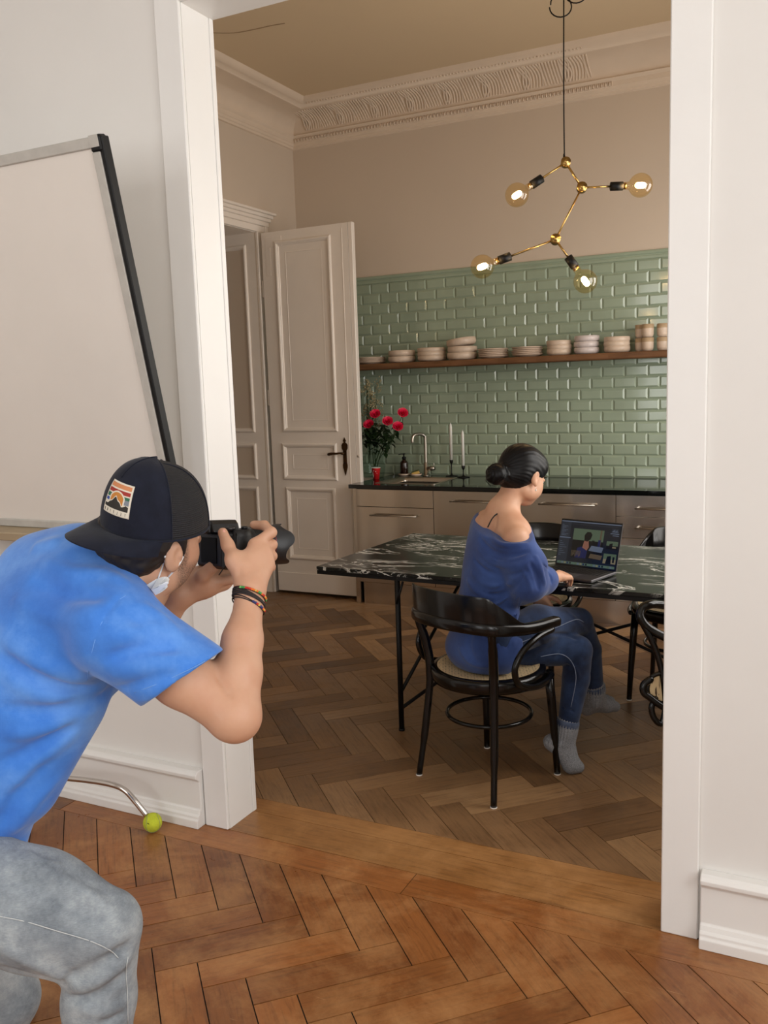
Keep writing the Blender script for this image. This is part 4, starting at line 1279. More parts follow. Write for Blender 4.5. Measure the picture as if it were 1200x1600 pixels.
def P(u, v, d):
    """point seen at photo pixel (u,v) at distance d along the optical axis"""
    return CAM_POS+CAM_R @ V((u-600)/FPX, -(v-800)/FPX, -1.)*d
def cdir(lat, up, dep): return unit(CAM_R @ V(lat, up, -dep))
def skin_mat(name, col, rough=.5, red=.1):
    m = bpy.data.materials.new(name); m.use_nodes = True; q = NT(m); c = srgb(col)
    oc = q.coord(); n = q.noise(oc, 14, 4); 
    r = q.ramp(n.outputs[0], [(.3, (c[0]*.95, c[1]*.86, c[2]*.82)), (.7, (min(1, c[0]*1.04), c[1]*1.05, c[2]*1.05))])
    q.l(r.outputs[0], q.b.inputs['Base Color']); q.b.inputs['Roughness'].default_value = rough
    q.b.inputs['Subsurface Weight'].default_value = .12; q.b.inputs['Subsurface Radius'].default_value = (1, .35, .2); q.b.inputs['Subsurface Scale'].default_value = .008
    q.bump(q.noise(oc, 260, 3).outputs[0], .12, .0008); return m
def cloth_mat(name, col, col2, vs=18, rough=.85, wash=.25, bs=700, sheen=.2):
    m = bpy.data.materials.new(name); m.use_nodes = True; q = NT(m)
    oc = q.coord(); n = q.noise(oc, vs, 6, .6); 
    r = q.ramp(n.outputs[0], [(.35, srgb(col)), (.68, srgb(col2))])
    q.l(r.outputs[0], q.b.inputs['Base Color']); q.b.inputs['Roughness'].default_value = rough
    q.b.inputs['Sheen Weight'].default_value = sheen; q.b.inputs['Specular IOR Level'].default_value = .2
    b1 = q.bump(q.noise(oc, bs, 2).outputs[0], .15, .0006); q.bump(q.noise(oc, 26, 5, .6).outputs[0], .22, .004, b1); return m
M_skin_w = skin_mat('skin_warm', (206, 160, 130))
M_hair_b = bpy.data.materials.new('black_hair'); M_hair_b.use_nodes = True; _q = NT(M_hair_b)
_q.b.inputs['Base Color'].default_value = (.0035, .0033, .004, 1); _q.b.inputs['Roughness'].default_value = .38
_q.b.inputs['Specular IOR Level'].default_value = .22
# ================================================================== PERSON AT THE LAPTOP
wo = V(*P(762, 1010, 3.53)); wroot = empty('person', (float(wo[0]), float(wo[1]), .46), 0, 'seated person with black hair bun and off-shoulder blue top, working at the laptop', 'person')
Fw = cdir(.857, 0, .515); Fw[2] = 0; Fw = unit(Fw); Uw = V(0, 0, 1.); Rw = np.cross(Fw, Uw)     # her right
hipR, hipL = P(772, 1003, 3.43), P(756, 998, 3.60)
kR, kL = P(904, 972, 3.66), P(902, 1016, 3.56)
aR, aL = P(933, 1082, 3.80), P(887, 1140, 3.585)
neckb = P(787, 815, 3.50); hc = P(818, 742, 3.52)
shR, shL = P(806, 842, 3.36), P(762, 815, 3.64)
elR = P(826, 912, 3.34); wrR = P(872, 901, 3.50)
# ---- head frame (looks down towards the screen)
Fh = unit(Fw*.86+Rw*-.10+V(0, 0, -.42)); Rh = unit(np.cross(Fh, Uw)); Uh = np.cross(Rh, Fh)
AH = [Rh, Fh, Uh]
def H(x, y, z): return hc+Rh*x+Fh*y+Uh*z       # right, forward, up
pts = [hipR, hipL, kR, kL, aR, aL, neckb, hc]
lo = np.min(pts, axis=0)-.2; hi = np.max(pts, axis=0)+.2
# body: head, neck, shoulders, arms, hands, hidden torso
B_ = Field((1.75, -3.42, .50), (2.52, -2.62, 1.36), .0033)
B_.ell(H(0, -.012, .022), (.072, .092, .083), AH, .01)
B_.ell(H(0, .030, -.030), (.058, .062, .078), AH, .03)
B_.ell(H(0, .052, -.082), (.026, .030, .024), AH, .03)           # chin
for s_ in (-1, 1):
    B_.ell(H(s_*.040, .045, -.042), (.022, .030, .032), AH, .025)   # cheek
    B_.ell(H(s_*.048, .006, -.070), (.016, .034, .022), AH, .025)   # jaw
    B_.ell(H(s_*.030, .084, .004), (.017, .010, .010), AH, .006, 's')  # eye socket
    B_.ell(H(s_*.030, .078, .0095), (.0135, .0115, .0075), AH, .003); B_.ell(H(s_*.030, .077, -.008), (.013, .0105, .006), AH, .003)
    # ear
    B_.ell(H(s_*.073, -.008, -.008), (.010, .019, .031), AH, .006)
    B_.ell(H(s_*.083, -.002, -.004), (.007, .010, .018), AH, .004, 's')
    B_.ell(H(s_*.076, .002, -.034), (.006, .008, .010), AH, .006)
B_.chain([H(0, .090, .006), H(0, .100, -.012), H(0, .106, -.026)], [.006, .008, .0105], .012)
for s_ in (-1, 1): B_.ell(H(s_*.010, .094, -.030), (.007, .009, .007), AH, .008)
B_.ell(H(0, .086, -.052), (.020, .010, .0055), AH, .006); B_.ell(H(0, .083, -.062), (.017, .010, .006), AH, .006)
B_.ell(H(0, .094, -.057), (.018, .010, .0016), AH, .004, 's')
B_.chain([H(0, -.030, -.055), neckb+V(0, 0, .03), neckb+Fw*-.01-V(0, 0, .02)], [.047, .049, .058], .02)
# trapezius and shoulders
W1 = unit(shR-shL)
mid = (shR+shL)/2
B_.chain([neckb-V(0, 0, .0), shR+V(0, 0, .004)], [.058, .046], .03); B_.chain([neckb-V(0, 0, .0), shL], [.056, .048], .03)
B_.chain([neckb+V(0, 0, .045)-Fw*.01, neckb*.45+shR*.55+V(0, 0, .015)], [.040, .042], .05); B_.chain([neckb+V(0, 0, .04)-Fw*.01, neckb*.5+shL*.5+V(0, 0, .012)], [.040, .040], .05)
B_.cone(neckb-V(0, 0, .06)-Fw*.01, mid-V(0, 0, .16)-Fw*.03, .075, .06, .03)
for i, c in enumerate((.0, .09, .18, .27, .36)):
    p_ = mid+(P(762, 1010, 3.53)-mid)*(c/.44)
    B_.ell(p_, ((.145, .13, .11, .10, .11)[i], .07, .08), [W1, Fw, Uw], .02)
B_.chain([shR, elR], [.046, .034], .02); B_.chain([elR, (elR+wrR)/2, wrR], [.036, .033, .0225], .01)
elL, wrL = P(798, 922, 3.74), P(836, 926, 3.66)
B_.chain([shL, elL], [.045, .036], .02); B_.chain([elL, wrL], [.034, .022], .01)
# spine furrow and shoulder-blade edge
B_.crease([neckb-Fw*.06-V(0, 0, .0), mid-Fw*.10-V(0, 0, .10)], .012, -.004)
B_.crease([P(781, 790, 3.45), P(776, 812, 3.42), P(772, 825, 3.40)], .010, -.005)
B_.crease([P(799, 800, 3.44), P(795, 815, 3.42)], .008, .003)
# right hand resting on the trackpad
zt = .757
def hand(Fd, wr, dirF, side, up, curl, sc=1.0, k=.006, thumb=True, spread=.0, fl=None):
    """wr wrist; dirF along fingers; side towards the thumb; up = back of the hand"""
    f = unit(dirF); sd = unit(side-f*np.dot(side, f)); u = unit(np.cross(f, sd)); u = u if np.dot(u, up) > 0 else -u
    palm = [(.082, .028), (.086, .008), (.080, -.012), (.070, -.030)]
    L = [(.042, .026, .020), (.046, .029, .021), (.042, .027, .021), (.033, .020, .018)]
    L = [[y*sc for y in x] for x in L]
    rr = [.0088, .009, .0085, .0076]
    for (a, b_), l, r0 in zip(palm, L, rr):
        m_ = wr+f*a*sc+sd*b_*sc
        Fd.cone(wr+f*.012*sc+sd*b_*.55*sc, m_, .015*sc, .0118*sc, k*2)
        d = f.copy(); p_ = m_
        i_ = palm.index((a, b_))
        cu = curl[i_] if isinstance(curl[0], (list, tuple)) else curl
        d = unit(d+sd*spread*(b_/.03))
        ang = 0
        for j, (ln, ca) in enumerate(zip(l, cu)):
            ang += ca; dd = d*math.cos(ang)-u*math.sin(ang)
            q = p_+dd*ln; Fd.cone(p_, q, r0*sc*(1-.08*j), r0*sc*(.92-.08*j), .0025 if j else k*.8); p_ = q
    if thumb:
        t0 = wr+f*.02*sc+sd*.018*sc-u*.006*sc; t1 = wr+f*.052*sc+sd*.044*sc-u*.012*sc; t2 = t1+unit(f*.8+sd*.45-u*.25)*.034*sc; t3 = t2+unit(f*.95+sd*.1-u*.35)*.028*sc
        Fd.chain([t0, t1, t2, t3], [.016*sc, .0125*sc, .0105*sc, .009*sc], k*1.3)
hd_dir = unit(P(900, 884, 3.68)-wrR); 
hand(B_, wrR, V(hd_dir[0], hd_dir[1], -.10), V(-.5, .6, .1), V(0, 0, 1), [(.10, .55, .45), (.15, .6, .45), (.2, .65, .5), (.3, .6, .5)], .92)
hand(B_, wrL, cdir(.55, -.80, .1), cdir(.8, .3, -.4), cdir(.2, .3, -1), [(.1, .25, .2), (.2, .3, .2), (.3, .35, .3), (.45, .5, .3)], .9)
wbody = B_.build('body', [M_skin_w, mat('lip_rose', (170, 84, 78), .4)], wroot, 2, lambda c: ((np.abs((c-hc) @ Uh+.057) < .009) & (np.abs((c-hc) @ Rh) < .022) & ((c-hc) @ Fh > .084)).astype(int))
# eyes, brows
b = MB()
for s_ in (-1, 1):
    b2 = MB(); b2.sphere(H(s_*.030, .0765, .002), .0100, 12); eo = b2.build('eye', mat('eye_white', (225, 220, 215), .2) if s_ < 0 else bpy.data.materials['eye_white'])
    eo.parent = wroot; eo.matrix_parent_inverse = Matrix.Translation(-Vector(wroot.location))
    b3 = MB(); b3.sphere(H(s_*.030, .0835, -.0015), .0042, 10); io = b3.build('iris', M_dark); io.parent = eo
    b4 = MB(); b4.tube(crom([H(s_*.014, .0925, .020), H(s_*.030, .0905, .026), H(s_*.046, .078, .022)], 4), [.0022]*8+[.0012], 6); bo = b4.build('eyebrow', M_hair_b)
    bo.parent = wroot; bo.matrix_parent_inverse = Matrix.Translation(-Vector(wroot.location))
def child(o, root=wroot):
    o.parent = root; o.matrix_parent_inverse = Matrix.Translation(-Vector(root.location)); return o
# hair
HF = Field(hc-.20, hc+.17, .0028)
HF.ell(H(0, -.022, .030), (.083, .101, .088), AH, .0)
HF.ell(H(0, -.055, -.020), (.070, .062, .065), AH, .03)
HF.ell(H(0, .030, .052), (.066, .058, .050), AH, .03)
bun = H(.004, -.145, -.052)
HF.ell(H(0, -.10, -.040), (.040, .045, .036), AH, .02)
HF.ell(bun, (.047, .036, .043), AH, .012)
# carve away the face and the nape
nf = unit(Fh*.88-Uh*.47); HF.plane(H(0, .058, .010), nf, .006)
HF.ell(H(.09, .030, -.040), (.034, .048, .050), AH, .01, 's'); HF.ell(H(-.09, .030, -.040), (.034, .048, .050), AH, .01, 's')
HF.ell(H(.088, -.008, -.020), (.016, .023, .036), AH, .006, 's'); HF.ell(H(-.088, -.008, -.020), (.016, .023, .036), AH, .006, 's')
HF.ell(H(0, .02, -.105), (.09, .085, .045), AH, .01, 's')
def strands(X, Y, Z):
    qx = (X-hc[0])*Rh[0]+(Y-hc[1])*Rh[1]+(Z-hc[2])*Rh[2]; qy = (X-hc[0])*Fh[0]+(Y-hc[1])*Fh[1]+(Z-hc[2])*Fh[2]; qz = (X-hc[0])*Uh[0]+(Y-hc[1])*Uh[1]+(Z-hc[2])*Uh[2]
    a = np.arctan2(qz+.045, np.abs(qx)+.02)
    inb = np.exp(-(((X-bun[0])**2+(Y-bun[1])**2+(Z-bun[2])**2)/.055**2)**3)
    th = np.arctan2(qz+.052, qx-.004); rr_ = np.sqrt((qz+.052)**2+(qx-.004)**2)
    return (1-inb)*.0005*np.sin(a*46+np.sin(qy*40)*1.2)+inb*.0022*np.sin(th*5+rr_*330)
HF.waves(strands, hc-.2, hc+.17)
child(HF.build('hair', M_hair_b, None, 1))
b = MB(); r2 = random.Random(3)
for k_ in range(26):
    a = r2.random()*6.28; p0 = bun+Rh*.04*math.cos(a)+Uh*.036*math.sin(a)
    b.tube(crom([p0, p0+(p0-bun)*.25+Fh*r2.uniform(-.02, .02), p0+(p0-bun)*.12+unit(np.cross(p0-bun, Fh))*.03], 3), .0006, 4)
child(b.build('flyaway_hair', M_hair_b))
# earring
b = MB(); e0 = H(.080, .004, -.045); b.tube([e0, e0-V(0, 0, .008)], .0008, 6); b.sphere(e0-V(0, 0, .012), .0042, 10)
child(b.build('earring', mat('pearl', (236, 226, 214), .2)))
# ---- blue off-shoulder top
M_top = cloth_mat('blue_jersey', (46, 66, 120), (64, 90, 150), 7, .8, bs=900)
T = Field((1.72, -3.44, .44), (2.50, -2.60, 1.12), .0036)
pel = P(757, 1005, 3.53)
spine = [pel-V(0, 0, .035), P(760, 965, 3.53), P(765, 925, 3.53), P(772, 885, 3.52), P(781, 845, 3.50), P(786, 815, 3.50)]
T.loft(spine, [.158, .140, .136, .158, .178, .15], [.118, .102, .098, .104, .100, .07], [Rw, Rw, W1, W1, W1, W1], .03, 5)
T.ell(pel-Fw*.012-V(0, 0, .02), (.172, .128, .09), [Rw, Fw, Uw], .04)
T.chain([shR-V(0, 0, .02), P(822, 885, 3.33), elR-V(0, 0, .0)], [.068, .072, .062], .04)
T.chain([P(815, 880, 3.36), elR, (elR*.55+wrR*.45), elR*.28+wrR*.72], [.068, .060, .052, .042], .03)
T.chain([shL-V(0, 0, .02), elL, elL*.5+wrL*.5], [.066, .058, .046], .04)
# drape under the arm (batwing)
T.chain([P(795, 905, 3.42), P(812, 925, 3.40)], [.06, .05], .04)
# hem over the hip / thigh
T.chain([P(765, 1005, 3.50), P(792, 1012, 3.46)], [.115, .085], .04)
# sleeve cuff cut
cd_ = unit(wrR-elR); pc = elR+cd_*np.linalg.norm(wrR-elR)*.66
T.plane(pc, cd_, .002, pc-.08, pc+.08)
T.chain([pc-cd_*.02, pc+cd_*.03], [.034, .036], .002, 's')
cl = unit(wrL-elL); pc2 = elL+cl*np.linalg.norm(wrL-elL)*.6
T.plane(pc2, cl, .002, pc2-.07, pc2+.09)
# bottom hem
T.plane(pel-V(0, 0, .088), -V(0, 0, 1), .004)
hemf = P(806, 1000, 3.44); T.plane(hemf, unit(Fw-V(0, 0, .35)), .01, hemf-V(.2, .2, .14), hemf+V(.2, .2, .045))
# off-shoulder neckline
n1 = [P(819, 846, 3.31), P(780, 838, 3.38), P(757, 803, 3.62)]
nn = unit(np.cross(n1[1]-n1[0], n1[2]-n1[0])); nn = nn if nn[2] > 0 else -nn
T.plane(n1[1], nn, .004)
T.plane(n1[1]+Fw*.1-V(0, 0, .1), unit(nn+Fw*.4), .01, n1[1]+Fw*.12-V(.25, .25, .02), n1[1]+Fw*.12+V(.25, .25, .25)) if False else None
# folds
for (l, w_, a_) in [
    ([(760, 870), (790, 880), (826, 872)], .006, .004), ([(756, 815), (775, 846), (800, 852), (824, 850)], .010, .007),
    ([(748, 838), (770, 862), (800, 868), (828, 862)], .009, -.008),
    ([(745, 855), (772, 880), (806, 884), (832, 874)], .009, .007),
    ([(740, 872), (768, 896), (805, 898), (830, 888)], .009, -.006),
    ([(736, 892), (765, 915), (800, 912)], .010, .005),
    ([(757, 928), (785, 928), (808, 912), (822, 890)], .009, -.007),
    ([(836, 868), (846, 892), (852, 915)], .008, .007), ([(828, 878), (838, 900), (842, 922)], .008, -.007),
    ([(846, 880), (858, 896), (862, 912)], .006, -.005), ([(816, 890), (826, 908), (830, 926)], .008, .005),
    ([(803, 928), (768, 965), (745, 990)], .008, .008), ([(806, 930), (778, 968), (756, 1000)], .007, -.009),
    ([(809, 930), (789, 970), (776, 1015)], .008, .009), ([(812, 932), (797, 970), (790, 1015)], .006, -.009),
    ([(814, 932), (806, 970), (802, 1010)], .006, .008), ([(798, 925), (760, 945), (735, 955)], .008, -.006),
    ([(796, 932), (755, 956), (728, 972)], .009, .006), ([(738, 985), (733, 1010), (745, 1035)], .011, -.005),
    ([(718, 1010), (735, 1035), (770, 1042)], .010, .005), ([(730, 905), (745, 925), (770, 935)], .010, .004)]: T.fold(l, w_, a_*1.7, 3.1, 3.8)
child(T.build('blue_top', M_top, None, 1))
# camisole strap
b = MB(); b.tube(crom([P(762, 824, 3.40), P(768, 812, 3.405), P(775, 804, 3.42), P(784, 801, 3.45)], 5), .0028, 6)
child(b.build('camisole_strap', M_dark))
# ---- jeans
M_jean = cloth_mat('dark_blue_denim', (20, 31, 56), (46, 66, 102), 9, .8, bs=1100)
M_stitch = mat('pale_stitching', (120, 130, 152), .7)
J = Field((1.75, -3.42, .10), (2.55, -2.50, .72), .0036)
J.ell(pel-V(0, 0, .02), (.14, .10, .08), [Rw, Fw, Uw], .03)
J.chain([hipR+Fw*.02, P(840, 977, 3.53), kR], [.074, .077, .060], .03)
J.chain([hipL-V(0, 0, .02), P(835, 1012, 3.57), kL], [.076, .076, .060], .02)
J.chain([kR, P(920, 1015, 3.72), P(928, 1070, 3.78)], [.056, .052, .040], .008)
J.chain([kL+Fw*.004, P(900, 1060, 3.57), P(888, 1128, 3.585)], [.057, .055, .041], .008)
dR = unit(P(928, 1070, 3.78)-P(920, 1015, 3.72)); dL = unit(P(888, 1128, 3.585)-P(900, 1060, 3.57))
pR = P(929, 1075, 3.785); pL = P(887, 1130, 3.585)
J.plane(pR, dR, .003, pR-.085, pR+.075); J.plane(pL, dL, .003, pL-.085, pL+.075)
for l, w_, a_ in [([(905, 1003), (885, 1010), (868, 1030)], .008, -.005), ([(885, 955), (905, 975), (918, 990)], .008, .004), ([(860, 990), (885, 992), (905, 1000)], .007, -.007),
                  ([(880, 1090), (900, 1095)], .006, .005), ([(878, 1105), (898, 1111)], .006, -.005), ([(876, 1070), (896, 1078)], .006, .004), ([(800, 1035), (840, 1015), (870, 1000)], .010, .004),
                  ([(915, 1050), (935, 1055)], .006, -.005), ([(815, 975), (835, 990), (850, 1010)], .008, -.004), ([(885, 1035), (900, 1045), (905, 1060)], .007, .004)]:
    J.fold(l, w_, a_*1.5, 3.2, 4.0)
jo = child(J.build('jeans', M_jean, None, 2))
b = MB()
for l in ([(800, 1010), (840, 993), (875, 978), (900, 968), (912, 972)], [(845, 1026), (875, 1022), (893, 1034), (900, 1060), (892, 1105)]):
    q_ = [J.snap(p[0], p[1], 3.1, 4.0, .003) for p in crom([(x, y, 0) for x, y in l], 6)]; q_ = [x for x in q_ if x is not None]
    if len(q_) > 3: b.tube(q_, .0016, 5)
gchild(b.build('stitching', M_stitch), jo)
# rolled hems
M_den2 = cloth_mat('faded_denim', (58, 70, 96), (92, 104, 128), 30, .85)
for (p_, d_, r_) in ((pR, dR, .0445), (pL, dL, .0455)):
    u = unit(np.cross(d_, V(1, 0, 0))); w2 = np.cross(d_, u)
    b = MB(); b.rings([[p_+d_*h+(u*math.cos(a)+w2*math.sin(a))*(r_*q) for a in [2*PI*i/28 for i in range(28)]] for h, q in ((-.016, .93), (-.014, 1.0), (.0, 1.03), (.010, 1.02), (.013, .97), (.008, .86))], 0, True, False)
    gchild(b.build('hem', M_den2), jo)
# ---- socks
m = bpy.data.materials.new('grey_ribbed_wool'); m.use_nodes = True; q = NT(m); M_sock = m
oc = q.coord(); nn_ = q.noise(oc, 300, 3); r_ = q.ramp(nn_.outputs[0], [(.3, srgb((104, 108, 114))), (.7, srgb((158, 160, 164)))]); q.l(r_.outputs[0], q.b.inputs['Base Color']); q.b.inputs['Roughness'].default_value = .95
q.bump(q.noise(oc, 420, 3).outputs[0], .6, .003)
def sock(ank_top, ankle, heel, ball, toe, lo, hi, rib=24):
    S = Field(lo, hi, .0026)
    d = unit(ankle-ank_top)
    S.chain([ank_top-d*.01, ank_top+d*.02, ankle], [.042, .038, .034], .01)
    S.chain([ank_top-d*.002, ank_top+d*.034], [.0455, .0455], .004)
    S.cone(ankle, heel, .035, .029, .02); S.chain([ankle+unit(ball-ankle)*.01, (ankle+ball)/2, ball, toe], [.034, .032, .033, .023], .02)
    S.cone(heel, ball, .027, .028, .02)
    u = unit(np.cross(d, V(1, .1, 0))); w2 = np.cross(d, u)
    def fn(X, Y, Z):
        a = np.arctan2((X-ankle[0])*u[0]+(Y-ankle[1])*u[1]+(Z-ankle[2])*u[2], (X-ankle[0])*w2[0]+(Y-ankle[1])*w2[1]+(Z-ankle[2])*w2[2])
        h_ = (X-ankle[0])*d[0]+(Y-ankle[1])*d[1]+(Z-ankle[2])*d[2]
        return .0016*np.sin(a*rib)*(h_ < .02)
    S.waves(fn, lo, hi)
    return child(S.build('sock', M_sock, None, 1))
gz = P(903, 1205, 3.58); gz[2] = .030
toeL = gz.copy(); ballL = P(893, 1196, 3.58); ballL[2] = .036; heelL = P(862, 1160, 3.58)
ankL = P(882, 1158, 3.585)
sock(pL+dL*.004, ankL, heelL, ballL, toeL+Fw*.004-V(0, 0, .006), np.minimum(np.minimum(pL, toeL), heelL)-.08, np.maximum(np.maximum(pL, toeL), heelL)+.08)
ankR = P(928, 1094, 3.80); heelR = P(917, 1106, 3.83); ballR = P(948, 1100, 3.86); toeR = P(961, 1104, 3.89)
sock(pR+dR*.004, ankR, heelR, ballR, toeR, np.minimum(pR, toeR)-.12, np.maximum(pR, toeR)+.10)
# ================================================================== PHOTOGRAPHER
mo = P(-60, 1345, 1.86)
mroot = empty('person', (float(mo[0]), float(mo[1]), .5), 0, 'crouching person in bright blue T-shirt and washed grey jeans, taking a photo', 'person')
def mchild(o, par=None):
    o.parent = par or mroot; o.matrix_parent_inverse = Matrix.Translation(-Vector(mroot.location)); return o
FV = cdir(.77, 0, .64); FV[2] = 0; FV = unit(FV); RV = np.cross(FV, V(0, 0, 1))       # facing, his right
hcm = P(236, 838, 1.80)
Um = cdir(.15, .92, -.34); _f = cdir(.60, 0, .80); Fm = unit(_f-Um*np.dot(_f, Um)); Rm = np.cross(Fm, Um); AM = [Rm, Fm, Um]
def Hm(x, y, z): return hcm+Rm*x+Fm*y+Um*z
msh, mel, mwr = P(183, 985, 1.68), P(369, 1119, 1.66), P(389, 945, 1.775)
mshL = P(150, 905, 2.02); melL = P(205, 1040, 2.0); mwrL = P(281, 928, 1.975)
K = Field(np.minimum.reduce([msh, mel, mwr, hcm, mshL, mwrL])-V(.16, .16, .09), np.maximum.reduce([msh, mel, mwr, hcm, mshL, mwrL])+V(.22, .24, .16), .0032)
K.ell(Hm(0, -.012, .025), (.078, .096, .09), AM, .01)
K.ell(Hm(0, .035, -.030), (.064, .066, .085), AM, .03)
K.ell(Hm(0, .060, -.090), (.032, .034, .028), AM, .03)
for s_ in (-1, 1):
    K.ell(Hm(s_*.044, .050, -.040), (.022, .032, .034), AM, .025)
    K.ell(Hm(s_*.056, .008, -.075), (.018, .040, .026), AM, .025)
    K.ell(Hm(s_*.032, .092, .004), (.017, .011, .011), AM, .006, 's'); K.ell(Hm(s_*.032, .086, .0105), (.0135, .0115, .0075), AM, .003); K.ell(Hm(s_*.032, .085, -.0075), (.013, .0105, .006), AM, .003)
    K.cone(Hm(s_*.014, .096, .020), Hm(s_*.046, .086, .021), .009, .009, .012)
    K.ell(Hm(s_*.081, -.004, -.014), (.0095, .021, .033), AM, .006)
    K.ell(Hm(s_*.092, .002, -.008), (.008, .011, .020), AM, .004, 's'); K.ell(Hm(s_*.083, .008, -.012), (.006, .006, .008), AM, .004)
K.chain([Hm(0, .096, .010), Hm(0, .108, -.012), Hm(0, .116, -.030)], [.008, .010, .0125], .014)
K.ell(Hm(0, .096, -.058), (.024, .011, .006), AM, .006); K.ell(Hm(0, .093, -.068), (.020, .011, .007), AM, .006); K.ell(Hm(0, .104, -.063), (.02, .010, .0017), AM, .004, 's')
nb = P(196, 912, 1.83)
K.chain([Hm(0, -.030, -.060), nb], [.058, .066], .02)
K.chain([nb, msh], [.06, .05], .03); K.chain([nb, mshL], [.06, .05], .03); K.cone(nb, P(110, 1000, 1.84), .085, .09, .04)
# near arm
upm = msh*.45+mel*.55
K.chain([msh, upm, mel-unit(mel-msh)*.02], [.054, .054, .046], .02)
K.ell(mel+cdir(.15, -.5, 0)*.004, (.043, .043, .043), None, .03)
fm1 = P(371, 1050, 1.70)
K.chain([mel, fm1, P(379, 1000, 1.73), mwr], [.044, .0455, .038, .0275], .015)
K.cone(mwr, P(391, 925, 1.79), .0275, .030, .012, ax=cdir(0, .2, 1), fl=.78)
# near hand: back of the hand to us, thumb on the camera back, fingers round the grip
wr2 = P(391, 922, 1.79)
mcp = [P(398, 851, 1.845), P(411, 858, 1.85), P(417, 870, 1.845), (P(419, 884, 1.838))]
for q, r in zip(mcp, (.0135, .013, .0125, .012)): K.cone(wr2, q, .018, r, .02)
K.cone(P(380, 885, 1.805), P(405, 865, 1.84), .016, .012, .02)
K.chain([mcp[0], P(424, 832, 1.865), P(413, 821, 1.895), P(397, 820, 1.912)], [.0125, .0112, .0102, .0095], .006)
K.chain([mcp[1], P(425, 851, 1.878), P(414, 851, 1.905), P(398, 850, 1.915)], [.0125, .0112, .010, .0095], .005)
K.chain([mcp[2], P(425, 869, 1.872), P(414, 870, 1.90), P(399, 869, 1.912)], [.012, .0108, .010, .0092], .005)
K.chain([mcp[3], P(423, 886, 1.862), P(413, 888, 1.888), P(400, 887, 1.90)], [.0112, .0098, .009, .0085], .005)
K.chain([P(381, 908, 1.797), P(366, 874, 1.812), P(356, 852, 1.835), P(348, 832, 1.85)], [.020, .0145, .0118, .0105], .012)
K.cone(P(366, 878, 1.812), P(396, 868, 1.835), .012, .012, .02)           # web of the thumb
K.fold([(338, 1055), (350, 1072), (362, 1088)], .006, -.006, 1.5, 1.9)
for q in mcp: K.crease([wr2*.35+q*.65-cdir(0, 0, 1)*.012, q-cdir(0, 0, 1)*.012], .0045, .0012)
K.crease([P(372, 903, 1.775), P(377, 880, 1.79)], .006, -.002)
# far arm and hand supporting the lens from below
K.chain([mshL, melL, mwrL], [.05, .042, .029], .015)
K.cone(mwrL, P(297, 912, 1.99), .029, .030, .012)
pal = P(316, 910, 1.99)
K.chain([mwrL, pal, P(346, 905, 2.02)], [.030, .035, .028], .015)
for i, (a, b_, c_, d_) in enumerate((((338, 909, 1.985), (362, 905, 1.995), (380, 897, 2.01), (392, 885, 2.03)), ((340, 906, 2.01), (366, 902, 2.02), (384, 893, 2.04), (394, 880, 2.06)), ((342, 903, 2.04), (366, 899, 2.05), (382, 889, 2.07), (390, 876, 2.09)), ((340, 900, 2.06), (360, 897, 2.08), (374, 887, 2.095), (380, 876, 2.11)))):
    K.chain([P(*a), P(*b_), P(*c_), P(*d_)], [.0125, .0108, .0098, .009], .007)
K.chain([P(306, 912, 1.965), P(318, 898, 1.945), P(330, 888, 1.94), P(340, 880, 1.945)], [.017, .014, .0115, .010], .012)
m = skin_mat('tanned_skin', (200, 156, 128)); M_skinman = m
m = skin_mat('stubbled_skin', (128, 100, 84), .65); M_stub = m
nailc = P(348, 830, 1.84)
def mm(c):
    x, y, z = (c-hcm) @ Rm, (c-hcm) @ Fm, (c-hcm) @ Um
    beard = (np.abs(x) < .10) & (y > .004) & (y < .13) & (z < -.030-.25*np.abs(y-.06)*0) & (z > -.135) & ~((np.abs(x) < .026) & (z > -.072) & (z < -.056) & (y > .09)) & ~((y < .030) & (z > -.03))
    beard |= (np.abs(x) > .062) & (y > .012) & (y < .034) & (z > -.04) & (z < .03)
    beard &= ~((np.abs(x) > .076) & (y < .016))
    return beard.astype(int)
def sst(x, a, b): t_ = np.clip((x-a)/(b-a), 0, 1); return t_*t_*(3-2*t_)
def stub(c):
    x, y, z = np.abs((c-hcm) @ Rm), (c-hcm) @ Fm, (c-hcm) @ Um
    j = sst(-z, .034-.0+np.clip(.06-y, -1, .04)*-.25, .058)*sst(y, .004, .028)*(1-sst(-z, .118, .140))
    lip = np.exp(-((x/.026)**2+((z+.063)/.009)**2)**2)*(y > .085)
    sb = sst(y, .010, .020)*(1-sst(y, .034, .046))*sst(x, .050, .066)*(1-sst(z, .02, .05))*sst(z, -.075, -.045)
    return np.clip(np.maximum(j*(1-lip)*(1-sst(y, .088, .112)*sst(-z, .075, .10)), sb)*(x < .095)*(y < .116), 0, 1)*.85*(((c-P(330, 905, 2.0))**2).sum(1) > .06**2)
q = NT(M_skinman); at_ = q.n('ShaderNodeAttribute', attribute_name='tint'); src = q.b.inputs['Base Color'].links[0].from_socket
nz = q.ramp(q.noise(q.coord(), 420, 2).outputs[0], [(.35, (.35,)*3), (.65, (1, 1, 1))])
q.l(q.mix(q.math('MULTIPLY', at_.outputs['Fac'], nz.outputs[0]), src, srgb((62, 48, 42))), q.b.inputs['Base Color'])
mbody = mchild(K.build('body', [M_skinman], None, 2, None, False, stub))
